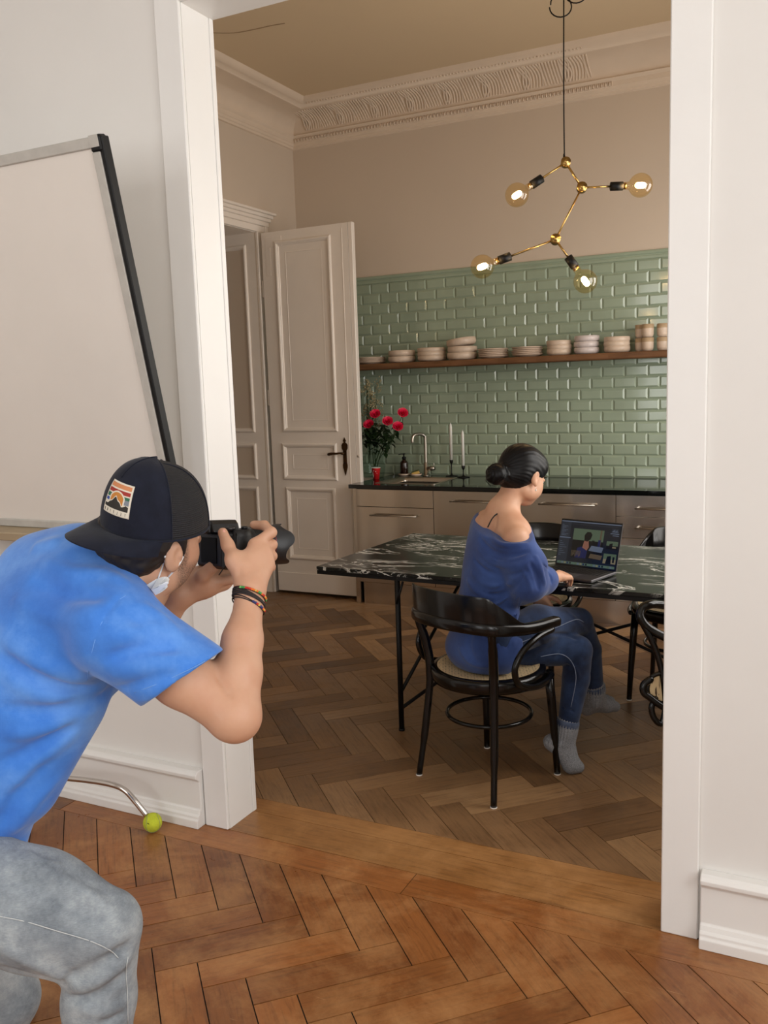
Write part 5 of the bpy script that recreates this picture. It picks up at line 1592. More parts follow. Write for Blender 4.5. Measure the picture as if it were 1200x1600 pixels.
# thumb nail
b = MB(); n0 = K.snap(348, 832, 1.75, 1.95, .0006)
if n0 is not None:
    up_ = unit(P(348, 832, 1.85)-P(356, 852, 1.835)); sd_ = unit(np.cross(up_, cdir(0, 0, 1))); R = []
    for i in range(7):
        t_ = -1+2*i/6; ww = .0058*math.sqrt(max(.02, 1-abs(t_)**3)); row = []
        for j in range(7):
            s__ = -1+2*j/6; row.append(n0+up_*(.0075*t_+.001)+sd_*ww*s__+cdir(0, 0, 1)*(.0022*s__*s__-.0006+.0012*t_*t_))
        R.append(row)
    vs_ = [p for r in R for p in r]; b.add(vs_, [(i*7+j, i*7+j+1, i*7+j+8, i*7+j+7) for i in range(6) for j in range(6)], 0, True)
    mchild(b.build('thumbnail', mat('nail_pink', (226, 168, 150), .3)), None)
for s_ in (-1, 1):
    b = MB(); b.sphere(Hm(s_*.032, .0845, .002), .0105, 12); eo = mchild(b.build('eye', bpy.data.materials['eye_white']))
    b = MB(); b.sphere(Hm(s_*.032, .0925, .001), .0044, 10); io = b.build('iris', M_dark); io.parent = eo
# ---- hair showing below the cap
M_hair_m = mat('dark_brown_hair', (30, 23, 19), .55, var=.3, vs=80)
HR = Field(hcm-.16, hcm+.14, .0028)
HR.ell(Hm(0, -.022, .012), (.0835, .098, .068), AM, 0)
HR.ell(Hm(0, -.060, -.028), (.066, .052, .044), AM, .03)
for s_ in (-1, 1): HR.chain([Hm(s_*.079, .016, .02), Hm(s_*.079, .018, -.022)], [.010, .006], .01)
HR.plane(Hm(0, .030, 0), Fm, .004)
for s_ in (-1, 1): HR.ell(Hm(s_*.095, .000, -.030), (.026, .026, .034), AM, .005, 's')
for s_ in (-1, 1): HR.ell(Hm(s_*.09, .02, -.07), (.05, .05, .045), AM, .01, 's')
HR.plane(Hm(0, 0, .05), Um, .004)
def hw_(X, Y, Z):
    qx = (X-hcm[0])*Rm[0]+(Y-hcm[1])*Rm[1]+(Z-hcm[2])*Rm[2]; qy = (X-hcm[0])*Fm[0]+(Y-hcm[1])*Fm[1]+(Z-hcm[2])*Fm[2]; qz = (X-hcm[0])*Um[0]+(Y-hcm[1])*Um[1]+(Z-hcm[2])*Um[2]
    return .0016*np.sin(qy*150+np.sin(qz*120+qx*70)*2.2)*np.sin(qx*120+qy*60+1.)
HR.waves(hw_, hcm-.16, hcm+.14)
mchild(HR.build('hair', M_hair_m, None, 0))
# ---- cap (worn backwards): crown dome, brim, patch
M_navy = cloth_mat('dark_navy_twill', (17, 20, 33), (25, 29, 44), 30, .8, bs=1500, sheen=.1)
M_mesh = bpy.data.materials.new('black_cap_mesh'); M_mesh.use_nodes = True; q = NT(M_mesh)
q.b.inputs['Roughness'].default_value = .7
uvn = q.n('ShaderNodeUVMap', uv_map='UVMap'); mp = q.n('ShaderNodeMapping'); mp.inputs['Scale'].default_value = (70, 52, 1); q.l(uvn.outputs[0], mp.inputs[0])
wv1 = q.n('ShaderNodeTexWave', bands_direction='Y'); wv1.inputs['Scale'].default_value = .32; q.l(mp.outputs[0], wv1.inputs[0])
wv2 = q.n('ShaderNodeTexWave', bands_direction='X'); wv2.inputs['Scale'].default_value = .32; q.l(mp.outputs[0], wv2.inputs[0])
mm_ = q.math('MAXIMUM', wv1.outputs[0], q.math('MULTIPLY', wv2.outputs[0], .6)); q.l(q.mix(mm_, srgb((8, 8, 11)), srgb((30, 31, 36))), q.b.inputs['Base Color']); q.bump(mm_, .8, .002)
cc = Hm(0, -.008, .030)+cdir(1, 0, 0)*.015                   # centre of the cap opening
cU = unit(Um-Fm*.05); cF = unit(Fm-cU*np.dot(Fm, cU)); cF = unit(cF*math.cos(.02)-np.cross(cF, cU)*math.sin(.02)); cR = np.cross(cF, cU)
def C(x, y, z): return cc+cR*x+cF*y+cU*z
def crownpt(th, ph, off=0.0):
    # th: azimuth (0 = face side, pi = brim side), ph: 0 rim .. pi/2 top
    rx, ry, rz = .096+off, .111+off, .134+off
    e = .86
    c_ = math.cos(ph)**e; s_ = math.sin(ph)**.95
    back = max(0, -math.cos(th))            # brim-side panels stand up taller
    x = rx*math.sin(th)*c_; y = ry*math.cos(th)*c_*(1+.02*back); z = rz*s_+.010*back*math.sin(ph*2)
    return C(x, y, z-.008*math.cos(th))
b1, b2_ = MB(), MB(); NTH, NPH = 72, 22
uvs_ = {}
def crown_part(t0, t1, name, mt, par):
    me = bpy.data.meshes.new(name); n = 36; vs_, fs_, uv_ = [], [], []
    for layer, off in ((0, 0), (1, -.003)):
        for i in range(NPH+1):
            for j in range(n+1): vs_.append(tuple(crownpt(t0+(t1-t0)*j/n, (PI/2-.002)*i/NPH, off)))
    N_ = (NPH+1)*(n+1)
    def uvq(j, i): return ((t0+(t1-t0)*j/n)/(2*PI)*3.0, i/NPH)
    for i in range(NPH):
        for j in range(n):
            a = i*(n+1)+j; fs_.append((a, a+1, a+n+2, a+n+1)); uv_ += [uvq(j, i), uvq(j+1, i), uvq(j+1, i+1), uvq(j, i+1)]
            c_ = N_+a; fs_.append((c_+n+1, c_+n+2, c_+1, c_)); uv_ += [uvq(j, i+1), uvq(j+1, i+1), uvq(j+1, i), uvq(j, i)]
    for j in range(n): fs_.append((j, N_+j, N_+j+1, j+1)); uv_ += [uvq(j, 0)]*4
    me.from_pydata(vs_, [], fs_); l_ = me.uv_layers.new(name='UVMap'); l_.data.foreach_set('uv', [x for u in uv_ for x in u])
    me.polygons.foreach_set('use_smooth', [True]*len(fs_)); me.materials.append(mt); me.update()
    o = bpy.data.objects.new(name, me); COL.objects.link(o); mchild(o, par); return o
capo = tag(empty('baseball_cap', tuple(map(float, cc))), 'dark navy and black mesh cap worn backwards, with a square sunrise mountain patch', 'cap')
def capchild(o): o.parent = capo; o.matrix_parent_inverse = Matrix.Translation(-Vector(capo.location)); return o
mchild0 = mchild
def mchild(o, par=None):
    if par is capo: return capchild(o)
    return mchild0(o, par)
SP = 1.27
crown_part(PI-SP, PI+SP, 'front_panel', M_navy, capo)
crown_part(PI+SP, PI*3-SP, 'mesh_back', M_mesh, capo)
b = MB()
for th in (PI-SP, PI+SP, PI, PI*.25, -PI*.25):
    b.tube([crownpt(th, (.80 if th == PI else 0)+(PI/2-.01-(.80 if th == PI else 0))*i/20, .0006) for i in range(21)], .0014, 6)
b.tube([crownpt(2*PI*i/60, .015, .0004) for i in range(60)], .0022, 6, closed=True)
capchild(b.build('seam', M_navy))
b = MB(); tp = crownpt(0, PI/2-.001, .001); b.sphere(tp, .0075, 12, sc=(1, 1, .5)); capchild(b.build('top_button', M_navy))
# brim
b = MB(); nb_, mb_ = 30, 10; top, bot = [], []
for i in range(mb_+1):
    t_ = i/mb_
    for j in range(nb_+1):
        a = -1+2*j/nb_; th = PI+a*1.12
        p0 = crownpt(th, .02, .0)
        ext = .082*math.cos(a*PI/2*.96)**.62
        x = (p0-cc) @ cR; y = (p0-cc) @ cF; z = (p0-cc) @ cU
        q_ = C(x*(1+.04*t_), y-ext*t_, z+.016*t_-.38*(x*(1+.04*t_))**2/.09*t_*.9-.012*t_*t_)
        top.append(q_+cU*.0012); bot.append(q_-cU*.0016)
n_ = nb_+1; vs_ = top+bot; fs_ = []
for i in range(mb_):
    for j in range(nb_):
        a = i*n_+j; fs_ += [(a, a+1, a+n_+1, a+n_), (len(top)+a+n_, len(top)+a+n_+1, len(top)+a+1, len(top)+a)]
for j in range(nb_): a = mb_*n_+j; fs_.append((a, a+1, len(top)+a+1, len(top)+a))
for i in range(mb_):
    a = i*n_; fs_.append((a, a+n_, len(top)+a+n_, len(top)+a)); a = i*n_+nb_; fs_.append((a+n_, a, len(top)+a, len(top)+a+n_))
b.add(vs_, fs_, 0, True)
bo = b.build('brim', M_navy); bo.modifiers.new('es', 'EDGE_SPLIT').split_angle = 1.0; capchild(bo)
# patch: curved card on the brim-side panel
PW, PH_ = .030, .60
def patchpt(u, v, off):          # u,v in -1..1
    th = PI-.14+u*.345; ph = .50+v*.235
    return crownpt(th, ph, off)
PC = [mat('patch_'+n, c_, .75, var=.05) for n, c_ in (('cream', (214, 206, 190)), ('orange', (196, 128, 84)), ('gold', (186, 122, 50)), ('red', (150, 44, 36)), ('green', (44, 100, 74)), ('blue', (40, 70, 150)), ('dark', (38, 35, 30)), ('grey', (120, 126, 134)))]
pt = empty('patch', tuple(map(float, cc))); pt.parent = capo; pt.matrix_parent_inverse = Matrix.Translation(-Vector(capo.location))
def pchild(o): o.parent = pt; o.matrix_parent_inverse = Matrix.Translation(-Vector(capo.location)) @ Matrix.Identity(4); o.matrix_parent_inverse = Matrix.Translation(-Vector(pt.location)); return o
plc = [0.0012]
def pgrid(b, u0, u1, v0, v1, mi, off=None, n=10):
    plc[0] += .00004; off = off or plc[0]
    vs_ = [patchpt(u0+(u1-u0)*i/n, v0+(v1-v0)*j/n, off) for j in range(n+1) for i in range(n+1)]
    b.add(vs_, [(j*(n+1)+i, j*(n+1)+i+1, (j+1)*(n+1)+i+1, (j+1)*(n+1)+i) for j in range(n) for i in range(n)], mi, True)
def ppoly(b, lower, upper, mi, n=24):
    # region between two height functions of u
    plc[0] += .00004; (u0, u1) = lower[0], lower[1]
    vs_ = []
    for i in range(n+1):
        u = u0+(u1-u0)*i/n; a = lower[2](u); c_ = max(a, upper(u)); 
        for j in range(5): vs_.append(patchpt(u, a+(c_-a)*j/4, plc[0]))
    b.add(vs_, [(i*5+j, (i+1)*5+j, (i+1)*5+j+1, i*5+j+1) for i in range(n) for j in range(4)], mi, True)
b = MB(); n = 12
vs_ = [patchpt(-1+2*i/n, -1+2*j/n, o_) for o_ in (.0014, .0) for j in range(n+1) for i in range(n+1)]
N_ = (n+1)**2; fs_ = [(j*(n+1)+i, j*(n+1)+i+1, (j+1)*(n+1)+i+1, (j+1)*(n+1)+i) for j in range(n) for i in range(n)]
for i in range(n):
    fs_ += [(i, i+1, N_+i+1, N_+i), (n*(n+1)+i, n*(n+1)+i+1, N_+n*(n+1)+i+1, N_+n*(n+1)+i), (i*(n+1), (i+1)*(n+1), N_+(i+1)*(n+1), N_+i*(n+1)), (i*(n+1)+n, (i+1)*(n+1)+n, N_+(i+1)*(n+1)+n, N_+i*(n+1)+n)]
b.add(vs_, fs_, 0, True); pchild(b.build('patch_backing', PC[0]))
b = MB(); plc[0] = .0015
pgrid(b, -.90, .90, .60, .88, 1); pgrid(b, -.90, .90, .26, .50, 3); pgrid(b, -.90, .90, -.06, .18, 4); pgrid(b, -.90, .90, -.30, -.12, 5)
# sun with pale outline
sun = lambda r: (lambda u: -.28+math.sqrt(max(0, r*r-(u)**2))*1.05)
ppoly(b, (-.60, .60, lambda u: -.5), sun(.60*1.12), 0); ppoly(b, (-.5, .5, lambda u: -.5), sun(.54*1.08), 2)
mtn = lambda u: -.62+.0+max(0, .86-abs(u+.0)*1.0)*.72+.05*math.sin(u*14)
mtn = lambda u: max(-.60+(.80-abs(u-.05)*1.15)*.80+.04*math.sin(u*15), -.60+(.42-abs(u+.75)*.8)*.7, -.60+.12)
ppoly(b, (-.92, .92, lambda u: -.68), lambda u: mtn(u)+.07, 0); ppoly(b, (-.90, .90, lambda u: -.66), mtn, 6)
pgrid(b, -.90, -.62, -.30, .0, 7)
pgrid(b, -.96, .96, -.96, -.68, 0)
# small dark lettering strokes along the bottom strip, too small in the photo to read
glyph = {'Y': ((-.5, 1, 0, .1), (.5, 1, 0, .1), (0, .1, 0, -1)), 'E': ((-.4, -1, -.4, 1), (-.4, 1, .5, 1), (-.4, 0, .3, 0), (-.4, -1, .5, -1)), 'L': ((-.4, 1, -.4, -1), (-.4, -1, .5, -1)),
         'T': ((-.5, 1, .5, 1), (0, 1, 0, -1)), 'O': ((-.4, -1, -.4, 1), (-.4, 1, .4, 1), (.4, 1, .4, -1), (.4, -1, -.4, -1)), 'R': ((-.4, -1, -.4, 1), (-.4, 1, .4, .9), (.4, .9, .4, .1), (.4, .1, -.4, 0), (-.1, 0, .5, -1))}
def stroke(x0, y0, x1, y1, cx_, cy_, sx_, sy_):
    m_ = 3
    for i in range(m_):
        pass
    a = patchpt(cx_+x0*sx_, cy_+y0*sy_, .0021); c_ = patchpt(cx_+x1*sx_, cy_+y1*sy_, .0021); b.tube([a, c_], .00035, 4, mi=6)
for i, ch_ in enumerate('TELETOR'):
    for s_ in glyph[ch_]: stroke(*s_, -.78+.26*i, -.82, .055, .07)
pchild(b.build('patch_print', PC, fixn=False))

# ---- T-shirt
m = bpy.data.materials.new('washed_blue_cotton'); m.use_nodes = True; q = NT(m); M_tee = m
oc = q.coord(); n1_ = q.noise(oc, 5, 6, .65); r_ = q.ramp(n1_.outputs[0], [(.3, srgb((50, 106, 194))), (.5, srgb((68, 128, 214))), (.72, srgb((108, 160, 232)))]); q.l(r_.outputs[0], q.b.inputs['Base Color'])
q.b.inputs['Roughness'].default_value = .85; q.b.inputs['Sheen Weight'].default_value = .25; q.b.inputs['Specular IOR Level'].default_value = .2
b1_ = q.bump(q.noise(oc, 800, 2).outputs[0], .2, .0008); b2n = q.bump(q.noise(q.coord((1, 1, 1.6), (.5, .3, .2)), 13, 5, .6).outputs[0], .30, .008, b1_)
S_ = Field(P(-230, 1500, 1.75)-V(.02, .3, 0), P(340, 780, 1.95)+V(.12, .22, .10), .0050)
_lo = np.minimum.reduce([P(-230, 1500, 1.6), P(-230, 1500, 2.15), P(340, 780, 1.6), P(340, 780, 2.15), P(-230, 780, 1.6), P(-230, 780, 2.15), P(340, 1500, 1.6), P(340, 1500, 2.15)])
_hi = np.maximum.reduce([P(-230, 1500, 1.6), P(-230, 1500, 2.15), P(340, 780, 1.6), P(340, 780, 2.15), P(-230, 780, 1.6), P(-230, 780, 2.15), P(340, 1500, 1.6), P(340, 1500, 2.15)])
S_ = Field(_lo-.02, _hi+.02, .0052)
sp = [P(-95, 1350, 1.87), P(-65, 1245, 1.87), P(-5, 1130, 1.87), P(55, 1030, 1.86), P(100, 950, 1.845), P(150, 905, 1.84)]
S_.loft(sp, [.19, .18, .185, .20, .20, .12], [.145, .145, .150, .150, .120, .075], RV, .03, 5)
S_.cone(P(190, 905, 1.83), P(120, 940, 1.84), .078, .11, .05)
S_.chain([P(150, 915, 1.80), msh-unit(mel-msh)*.0+V(0, 0, .0)], [.10, .083], .05)
S_.chain([P(120, 880, 1.86), P(70, 900, 1.90)], [.075, .09], .05)
S_.ell(P(160, 985, 1.92), (.12, .12, .12), None, .06); ad = unit(mel-msh); cuff = msh+ad*.178
S_.chain([msh, cuff+ad*.03], [.084, .087], .03)
S_.chain([mshL, mshL*.4+melL*.6], [.075, .065], .03)
S_.chain([P(110, 1110, 1.78), P(40, 1230, 1.80)], [.05, .06], .06)
cn = unit(P(330, 1046, 1.64)-P(198, 1099, 1.66)); cn = unit(np.cross(cn, cdir(0, 0, 1))); cn = cn if np.dot(cn, ad) > 0 else -cn
cn = unit(cn*.75+ad*.45)
S_.plane(P(266, 1073, 1.66), cn, .003, P(262, 1072, 1.66)-.22, P(262, 1072, 1.66)+.3)
S_.chain([cuff-ad*.015, cuff+ad*.08], [.071, .078], .003, 's')
# neck opening
nd = unit(P(240, 868, 1.80)-P(150, 940, 1.85)); S_.chain([P(222, 893, 1.815), P(236, 868, 1.81), P(250, 830, 1.80)], [.066, .088, .12], .004, 's')
S_.cone(P(200, 908, 1.83), P(232, 880, 1.81), .066, .068, .004, 's')
hd_ = unit(P(-60, 1400, 1.87)-P(-20, 1180, 1.87)); hp = P(20, 1362, 1.80)
hp = P(24, 1352, 1.80); S_.plane(hp, cdir(.70, -.71, 0), .006, hp-V(.7, .7, .45), hp+V(.3, .4, .10))
for (l, w_, a_) in [
    ([(196, 928), (165, 960), (143, 1010), (138, 1060)], .006, -.0035),
    ([(60, 875), (110, 893), (165, 897), (200, 912)], .014, .006), ([(50, 905), (110, 930), (170, 935)], .014, -.007), ([(20, 935), (90, 965), (150, 962)], .016, .007),
    ([(0, 990), (70, 1040), (140, 1060)], .015, .008), ([(0, 1020), (70, 1065), (150, 1075)], .012, -.009), ([(10, 1060), (90, 1090), (165, 1080)], .013, .008),
    ([(0, 1105), (70, 1110), (130, 1095), (175, 1080)], .013, -.009), ([(10, 1150), (80, 1135), (150, 1105)], .013, .009), ([(0, 1195), (60, 1165), (130, 1120)], .012, -.008),
    ([(15, 1235), (60, 1190), (120, 1140)], .013, .007), ([(0, 1290), (30, 1235), (80, 1185)], .012, -.006), ([(20, 1300), (45, 1265), (90, 1215)], .012, .006),
    ([(170, 1000), (220, 985), (270, 985)], .012, .006), ([(165, 1030), (215, 1015), (280, 1010)], .011, -.007), ([(175, 1055), (230, 1040), (300, 1030)], .011, .006), ([(180, 1075), (230, 1065), (280, 1055)], .009, -.005),
    ([(215, 945), (250, 965), (285, 1000)], .010, .006), ([(200, 960), (235, 985), (270, 1020)], .010, -.005), ([(5, 860), (50, 858), (95, 845)], .014, .006),
    ([(0, 1345), (20, 1330), (40, 1315)], .010, .005), ([(205, 1094), (250, 1080), (322, 1048)], .006, .002)]: S_.fold(l, w_*1.05, a_*1.7, 1.4, 2.1)
tee = mchild(S_.build('t_shirt', M_tee, None, 2))
# sleeve hem line stitched round the cuff
b = MB(); l = [S_.snap(u, v, 1.45, 1.9, .0025) for u, v in ((193, 1088), (210, 1082), (235, 1073), (262, 1062), (288, 1050), (308, 1040), (320, 1033))]; l = [x for x in l if x is not None]
if len(l) > 3: b.tube(crom(l, 4), .0010, 5)
l = [S_.snap(u, v, 1.45, 1.9, .0025) for u, v in ((197, 930), (178, 945), (158, 975), (146, 1010), (139, 1045), (137, 1062))]; l = [x for x in l if x is not None]
if len(l) > 3: b.tube(crom(l, 4), .0009, 5)
gchild(b.build('seam', mat('pale_blue_thread', (110, 160, 230), .8)), tee)

# ---- jeans
m = bpy.data.materials.new('washed_grey_denim'); m.use_nodes = True; q = NT(m); M_gj = m
oc = q.coord(); n1_ = q.noise(oc, 9, 7, .7); n2_ = q.noise(q.coord((1, 1, 7)), 120, 2)
r_ = q.ramp(n1_.outputs[0], [(.3, srgb((104, 112, 120))), (.5, srgb((142, 150, 156))), (.72, srgb((182, 188, 190)))]); q.l(q.mix(.25, r_.outputs[0], n2_.outputs[0], 'OVERLAY'), q.b.inputs['Base Color'])
q.b.inputs['Roughness'].default_value = .9; b1_ = q.bump(n2_.outputs[0], .3, .001); q.bump(q.noise(oc, 22, 5, .6).outputs[0], .35, .006, b1_)
kn = P(165, 1445, 1.70); hpR = P(-70, 1385, 1.74); anR = P(148, 1800, 1.80)
hpL = P(-110, 1370, 2.0); knL = P(10, 1560, 2.12); anL = P(-60, 1780, 2.2)
_p = [kn, hpR, anR, hpL, knL, anL]
G = Field(np.min(_p, axis=0)-.16, np.max(_p, axis=0)+.14, .0052)
G.ell(P(-85, 1380, 1.87), (.18, .13, .12), [RV, FV, V(0, 0, 1)], .03)
G.chain([hpR, P(60, 1420, 1.72), kn], [.120, .098, .066], .05)
G.cone(P(60, 1430, 1.72), P(150, 1500, 1.72), .085, .06, .04)
G.chain([kn+cdir(-.1, -.3, 0)*.01, P(155, 1560, 1.73), anR], [.066, .068, .058], .02)
G.chain([hpL, knL], [.11, .075], .04); G.chain([knL, anL], [.072, .055], .02)
hem = anR; G.plane(hem, unit(anR-kn), .003, hem-V(.14, .14, .12), hem+V(.14, .14, .14)); G.plane(anL, unit(anL-knL), .003, anL-V(.14, .14, .12), anL+V(.14, .14, .14))
for (l, w_, a_) in [([(20, 1340), (90, 1370), (160, 1410)], .012, .005), ([(0, 1370), (80, 1400), (150, 1440)], .012, -.004), ([(205, 1470), (150, 1510), (100, 1530)], .011, -.010), ([(207, 1490), (160, 1530), (110, 1545)], .010, .009),
                    ([(200, 1515), (160, 1550), (105, 1560)], .010, -.008), ([(0, 1480), (60, 1510), (110, 1535)], .013, .006), ([(0, 1510), (60, 1530), (110, 1545)], .010, -.007), ([(120, 1575), (160, 1580), (200, 1560)], .010, .006),
                    ([(40, 1330), (60, 1345), (95, 1350)], .008, .006), ([(130, 1385), (175, 1430), (195, 1470)], .012, .004), ([(195, 1580), (150, 1600)], .009, -.006)]: G.fold(l, w_, a_*1.4, 1.4, 2.2)
gj = mchild(G.build('jeans', M_gj, None, 2))
b = MB()
for l in ([(0, 1432), (40, 1440), (90, 1455), (140, 1470), (172, 1485), (185, 1497)], [(200, 1495), (197, 1520), (199, 1550), (200, 1599)]):
    q_ = [G.snap(p[0], p[1], 1.4, 2.2, .0035) for p in crom([(x, y, 0) for x, y in l], 5)]; q_ = [x for x in q_ if x is not None]
    if len(q_) > 3: b.tube(q_, .0009, 5)
gchild(b.build('stitching', mat('pale_grey_thread', (196, 200, 200), .8)), gj)
# ---- shoes, planted on the floor below the frame
M_shoe = mat('dark_canvas_shoe', (40, 40, 44), .7); 
for a_ in (anR, anL):
    Q = Field(V(a_[0]-.22, a_[1]-.22, -.002), V(a_[0]+.26, a_[1]+.30, max(.14, a_[2]+.06)), .006)
    g0 = V(a_[0], a_[1], .05); Q.chain([V(a_[0], a_[1], max(.09, a_[2]+.02)), g0, g0+FV*.10-V(0, 0, .008), g0+FV*.17-V(0, 0, .014)], [.042, .045, .042, .034], .02); Q.cone(g0, g0-FV*.035-V(0, 0, .01), .042, .034, .02)
    Q.plane(V(0, 0, .004), V(0, 0, -1), .003)
    mchild(Q.build('shoe', M_shoe, None, 1))
# ---- face mask pulled down under the chin
M_mask = mat('white_mask_fabric', (226, 228, 230), .8, bump=.2, bs=200)
b = MB()
mk = [[(229, 914), (246, 904), (259, 901), (264, 905)], [(236, 922), (249, 914), (259, 909), (264, 911)], [(243, 930), (251, 926), (258, 921), (262, 917)]]
def mdep(u, v, off):
    q_ = K.snap(u, v, 1.5, 1.95); d_ = 1.775 if q_ is None else float(np.dot(q_-CAM_POS, -CAM_R[:, 2])); return min(d_, 1.74)-off
mk = [[(u, v, mdep(u, v, o_)) for (u, v) in r] for r, o_ in zip(mk, (.014, .034, .020))]
rows = [[P(*p) for p in r] for r in mk]; L1 = []
for off in (0, .004):
    for r in rows: L1 += [p+cdir(0, 0, 1)*off for p in crom(r, 4)]
nn_ = 9; fs_ = []
for o_ in (0, 3*nn_):
    for i in range(2):
        for j in range(nn_-1): a = o_+i*nn_+j; fs_.append((a, a+1, a+nn_+1, a+nn_))
for j in range(nn_-1): fs_ += [(j, j+1, 3*nn_+j+1, 3*nn_+j), (2*nn_+j, 2*nn_+j+1, 5*nn_+j+1, 5*nn_+j)]
for i in range(2): fs_ += [(i*nn_, (i+1)*nn_, (3+i+1)*nn_, (3+i)*nn_), (i*nn_+nn_-1, (i+1)*nn_+nn_-1, (3+i+1)*nn_+nn_-1, (3+i)*nn_+nn_-1)]
b.add(L1, fs_, 0, False)
mko = mchild(b.build('face_mask', M_mask))
b = MB()
for l in ([(258, 869), (255, 882), (247, 904)], [(283, 853), (288, 862), (281, 880), (262, 903)]):
    q_ = [K.snap(u, v, 1.55, 1.95, .0022) for u, v in l]
    q_ = [x if x is not None else P(u, v, 1.735) for x, (u, v) in zip(q_, l)]
    b.tube(crom(q_, 5), .0018, 6)
gchild(b.build('ear_loop', M_mask), mko)

# ---- bracelets round the near wrist
M_cordb = mat('dark_braided_cord', (40, 32, 30), .7, var=.3, vs=300, bump=.5, bs=500)
BEADS = [mat('bead_'+n, c_, .35) for n, c_ in (('orange', (226, 110, 30)), ('red', (196, 44, 30)), ('green', (60, 150, 70)), ('yellow', (214, 180, 70)), ('blue', (40, 50, 110)), ('lime', (130, 190, 110)))]
wax = unit(P(391, 930, 1.785)-P(380, 1000, 1.73)); wx = unit(cdir(1, 0, 0)-wax*np.dot(cdir(1, 0, 0), wax)); wy = np.cross(wax, wx)
def ringpt(c0, a, rx, ry, tilt): return c0+wx*rx*math.cos(a)+wy*ry*math.sin(a)+wax*tilt*math.cos(a)
BR = [(P(389, 930, 1.783), -.006, True, 'beaded bracelet of orange, red and green beads, uppermost on the raised wrist'),
      (P(388.5, 938, 1.779), -.009, False, 'dark braided cord bracelet, middle one on the raised wrist'),
      (P(388, 946, 1.775), -.012, True, 'thin bracelet of dark cord with a few coloured beads, lowest on the raised wrist')]
for bi, (c0, tl_, beads, lab) in enumerate(BR):
    t = empty('bracelet', tuple(map(float, c0)), 0, lab, 'bracelet', 'bracelets on the raised wrist')
    def lk(o): o.parent = t; o.matrix_parent_inverse = Matrix.Translation(-Vector(t.location)); return o
    b = MB(); rx, ry = .0335, .0295
    for s2 in range(2 if bi != 1 else 3):
        b = b; b.tube([ringpt(c0+wax*.0035*(s2-.5), 2*PI*i/40, rx, ry, tl_*(1+.25*s2)) for i in range(40)], .0014 if bi != 1 else .0020, 6, closed=True)
    lk(b.build('cord', M_cordb))
    if beads:
        for i in range(26 if bi == 0 else 9):
            a = -1.9+.135*i if bi == 0 else -1.0+.15*i
            a = (.9-.115*i) if bi == 0 else (-.1-.13*i)
            mi = (0, 0, 1, 1, 1, 2, 2, 5, 0, 0, 3, 1, 1, 0, 2, 2, 0, 3)[i % 18] if bi == 0 else (1, 3, 0, 4, 4, 3, 1, 4, 4)[i]
            b = MB(); p_ = ringpt(c0, a, rx+.0012, ry+.0012, tl_); b.sphere(p_, .0030, 8, sc=(1, 1, .85)); lk(b.build('bead', BEADS[mi]))

# ================================================================== THE CAMERA IN HIS HANDS
cm = P(346, 852, 1.955); LD = cdir(.77, .02, .64); CU = cdir(.02, 1, .0); CU = unit(CU-LD*np.dot(CU, LD)); CR = np.cross(LD, CU)   # lens direction, up, camera right
t = empty('digital_camera', tuple(map(float, cm)), 0, 'black digital camera with a large lens, held up to the eye of the crouching person', 'camera')
MM = Matrix([[CR[i], LD[i], CU[i], cm[i]] for i in range(3)]+[[0, 0, 0, 1]])
def cc_(o): o.parent = t; o.matrix_parent_inverse = Matrix.Translation(-Vector(t.location)); return o
M_camb = mat('black_camera_rubber', (13, 13, 14), .5, bump=.25, bs=900, bd=.0005); M_cams = mat('satin_black_camera', (17, 17, 19), .3); M_hood = mat('matt_black_hood', (24, 25, 28), .45)
b = MB(); b.box(-.066, .058, -.028, .026, -.050, .034, .007, M=MM); cc_(b.build('camera_body', M_camb, bevel=.002))
b = MB(); R = []
for z, k_ in ((-.049, .9), (-.04, 1), (.02, 1), (.036, .85)):
    R.append([tuple(MM @ Vector((.052+.017*math.cos(a)*k_, .018+.026*math.sin(a)*k_, z))) for a in [2*PI*i/20 for i in range(20)]])
b.rings(R); cc_(b.build('grip', M_camb))
b = MB()
hp_ = [(-.030, .030), (-.024, .048), (-.014, .056), (.014, .056), (.024, .048), (.032, .030)]
b.add([tuple(MM @ Vector((x, y, z))) for y in (-.036, .030) for x, z in hp_], [tuple(range(6)), tuple(range(6, 12))[::-1]]+[(i, (i+1) % 6, 6+(i+1) % 6, 6+i) for i in range(6)])
cc_(b.build('viewfinder_hump', M_cams, bevel=.003))
b = MB(); b.box(-.019, .019, -.046, -.030, .026, .052, .005, M=MM); cc_(b.build('eyecup', M_camb))
b = MB(); b.lathe([(0, .034), (.0125, .034), (.0125, .0405), (.011, .0415), (0, .0415)], (.046, -.006, 0), 24, M=MM); cc_(b.build('mode_dial', M_cams))
b = MB(); b.lathe([(0, .036), (.0075, .036), (.0070, .0425), (0, .043)], (.055, .026, 0), 18, M=MM); cc_(b.build('shutter_button', M_cams))
b = MB(); b.box(-.040, .030, -.0295, -.0275, -.038, .018, .001, M=MM); cc_(b.build('rear_screen', mat('dark_screen_glass', (4, 4, 5), .5, spec=.1)))
ML = MM @ Matrix.Translation((-.004, 0, -.004)) @ Matrix.Rotation(-PI/2, 4, 'X')
b = MB(); b.lathe([(.036, .022), (.036, .034), (.038, .036), (.0395, .040), (.0395, .058), (.0375, .060), (.0375, .066), (.0395, .068), (.041, .072), (.041, .098), (.0385, .100), (.0385, .108), (.041, .112), (.042, .118), (.036, .118), (.034, .108), (.0, .106)], n=48, M=ML, cap=False)
cc_(b.build('lens_barrel', M_cams))
b = MB()
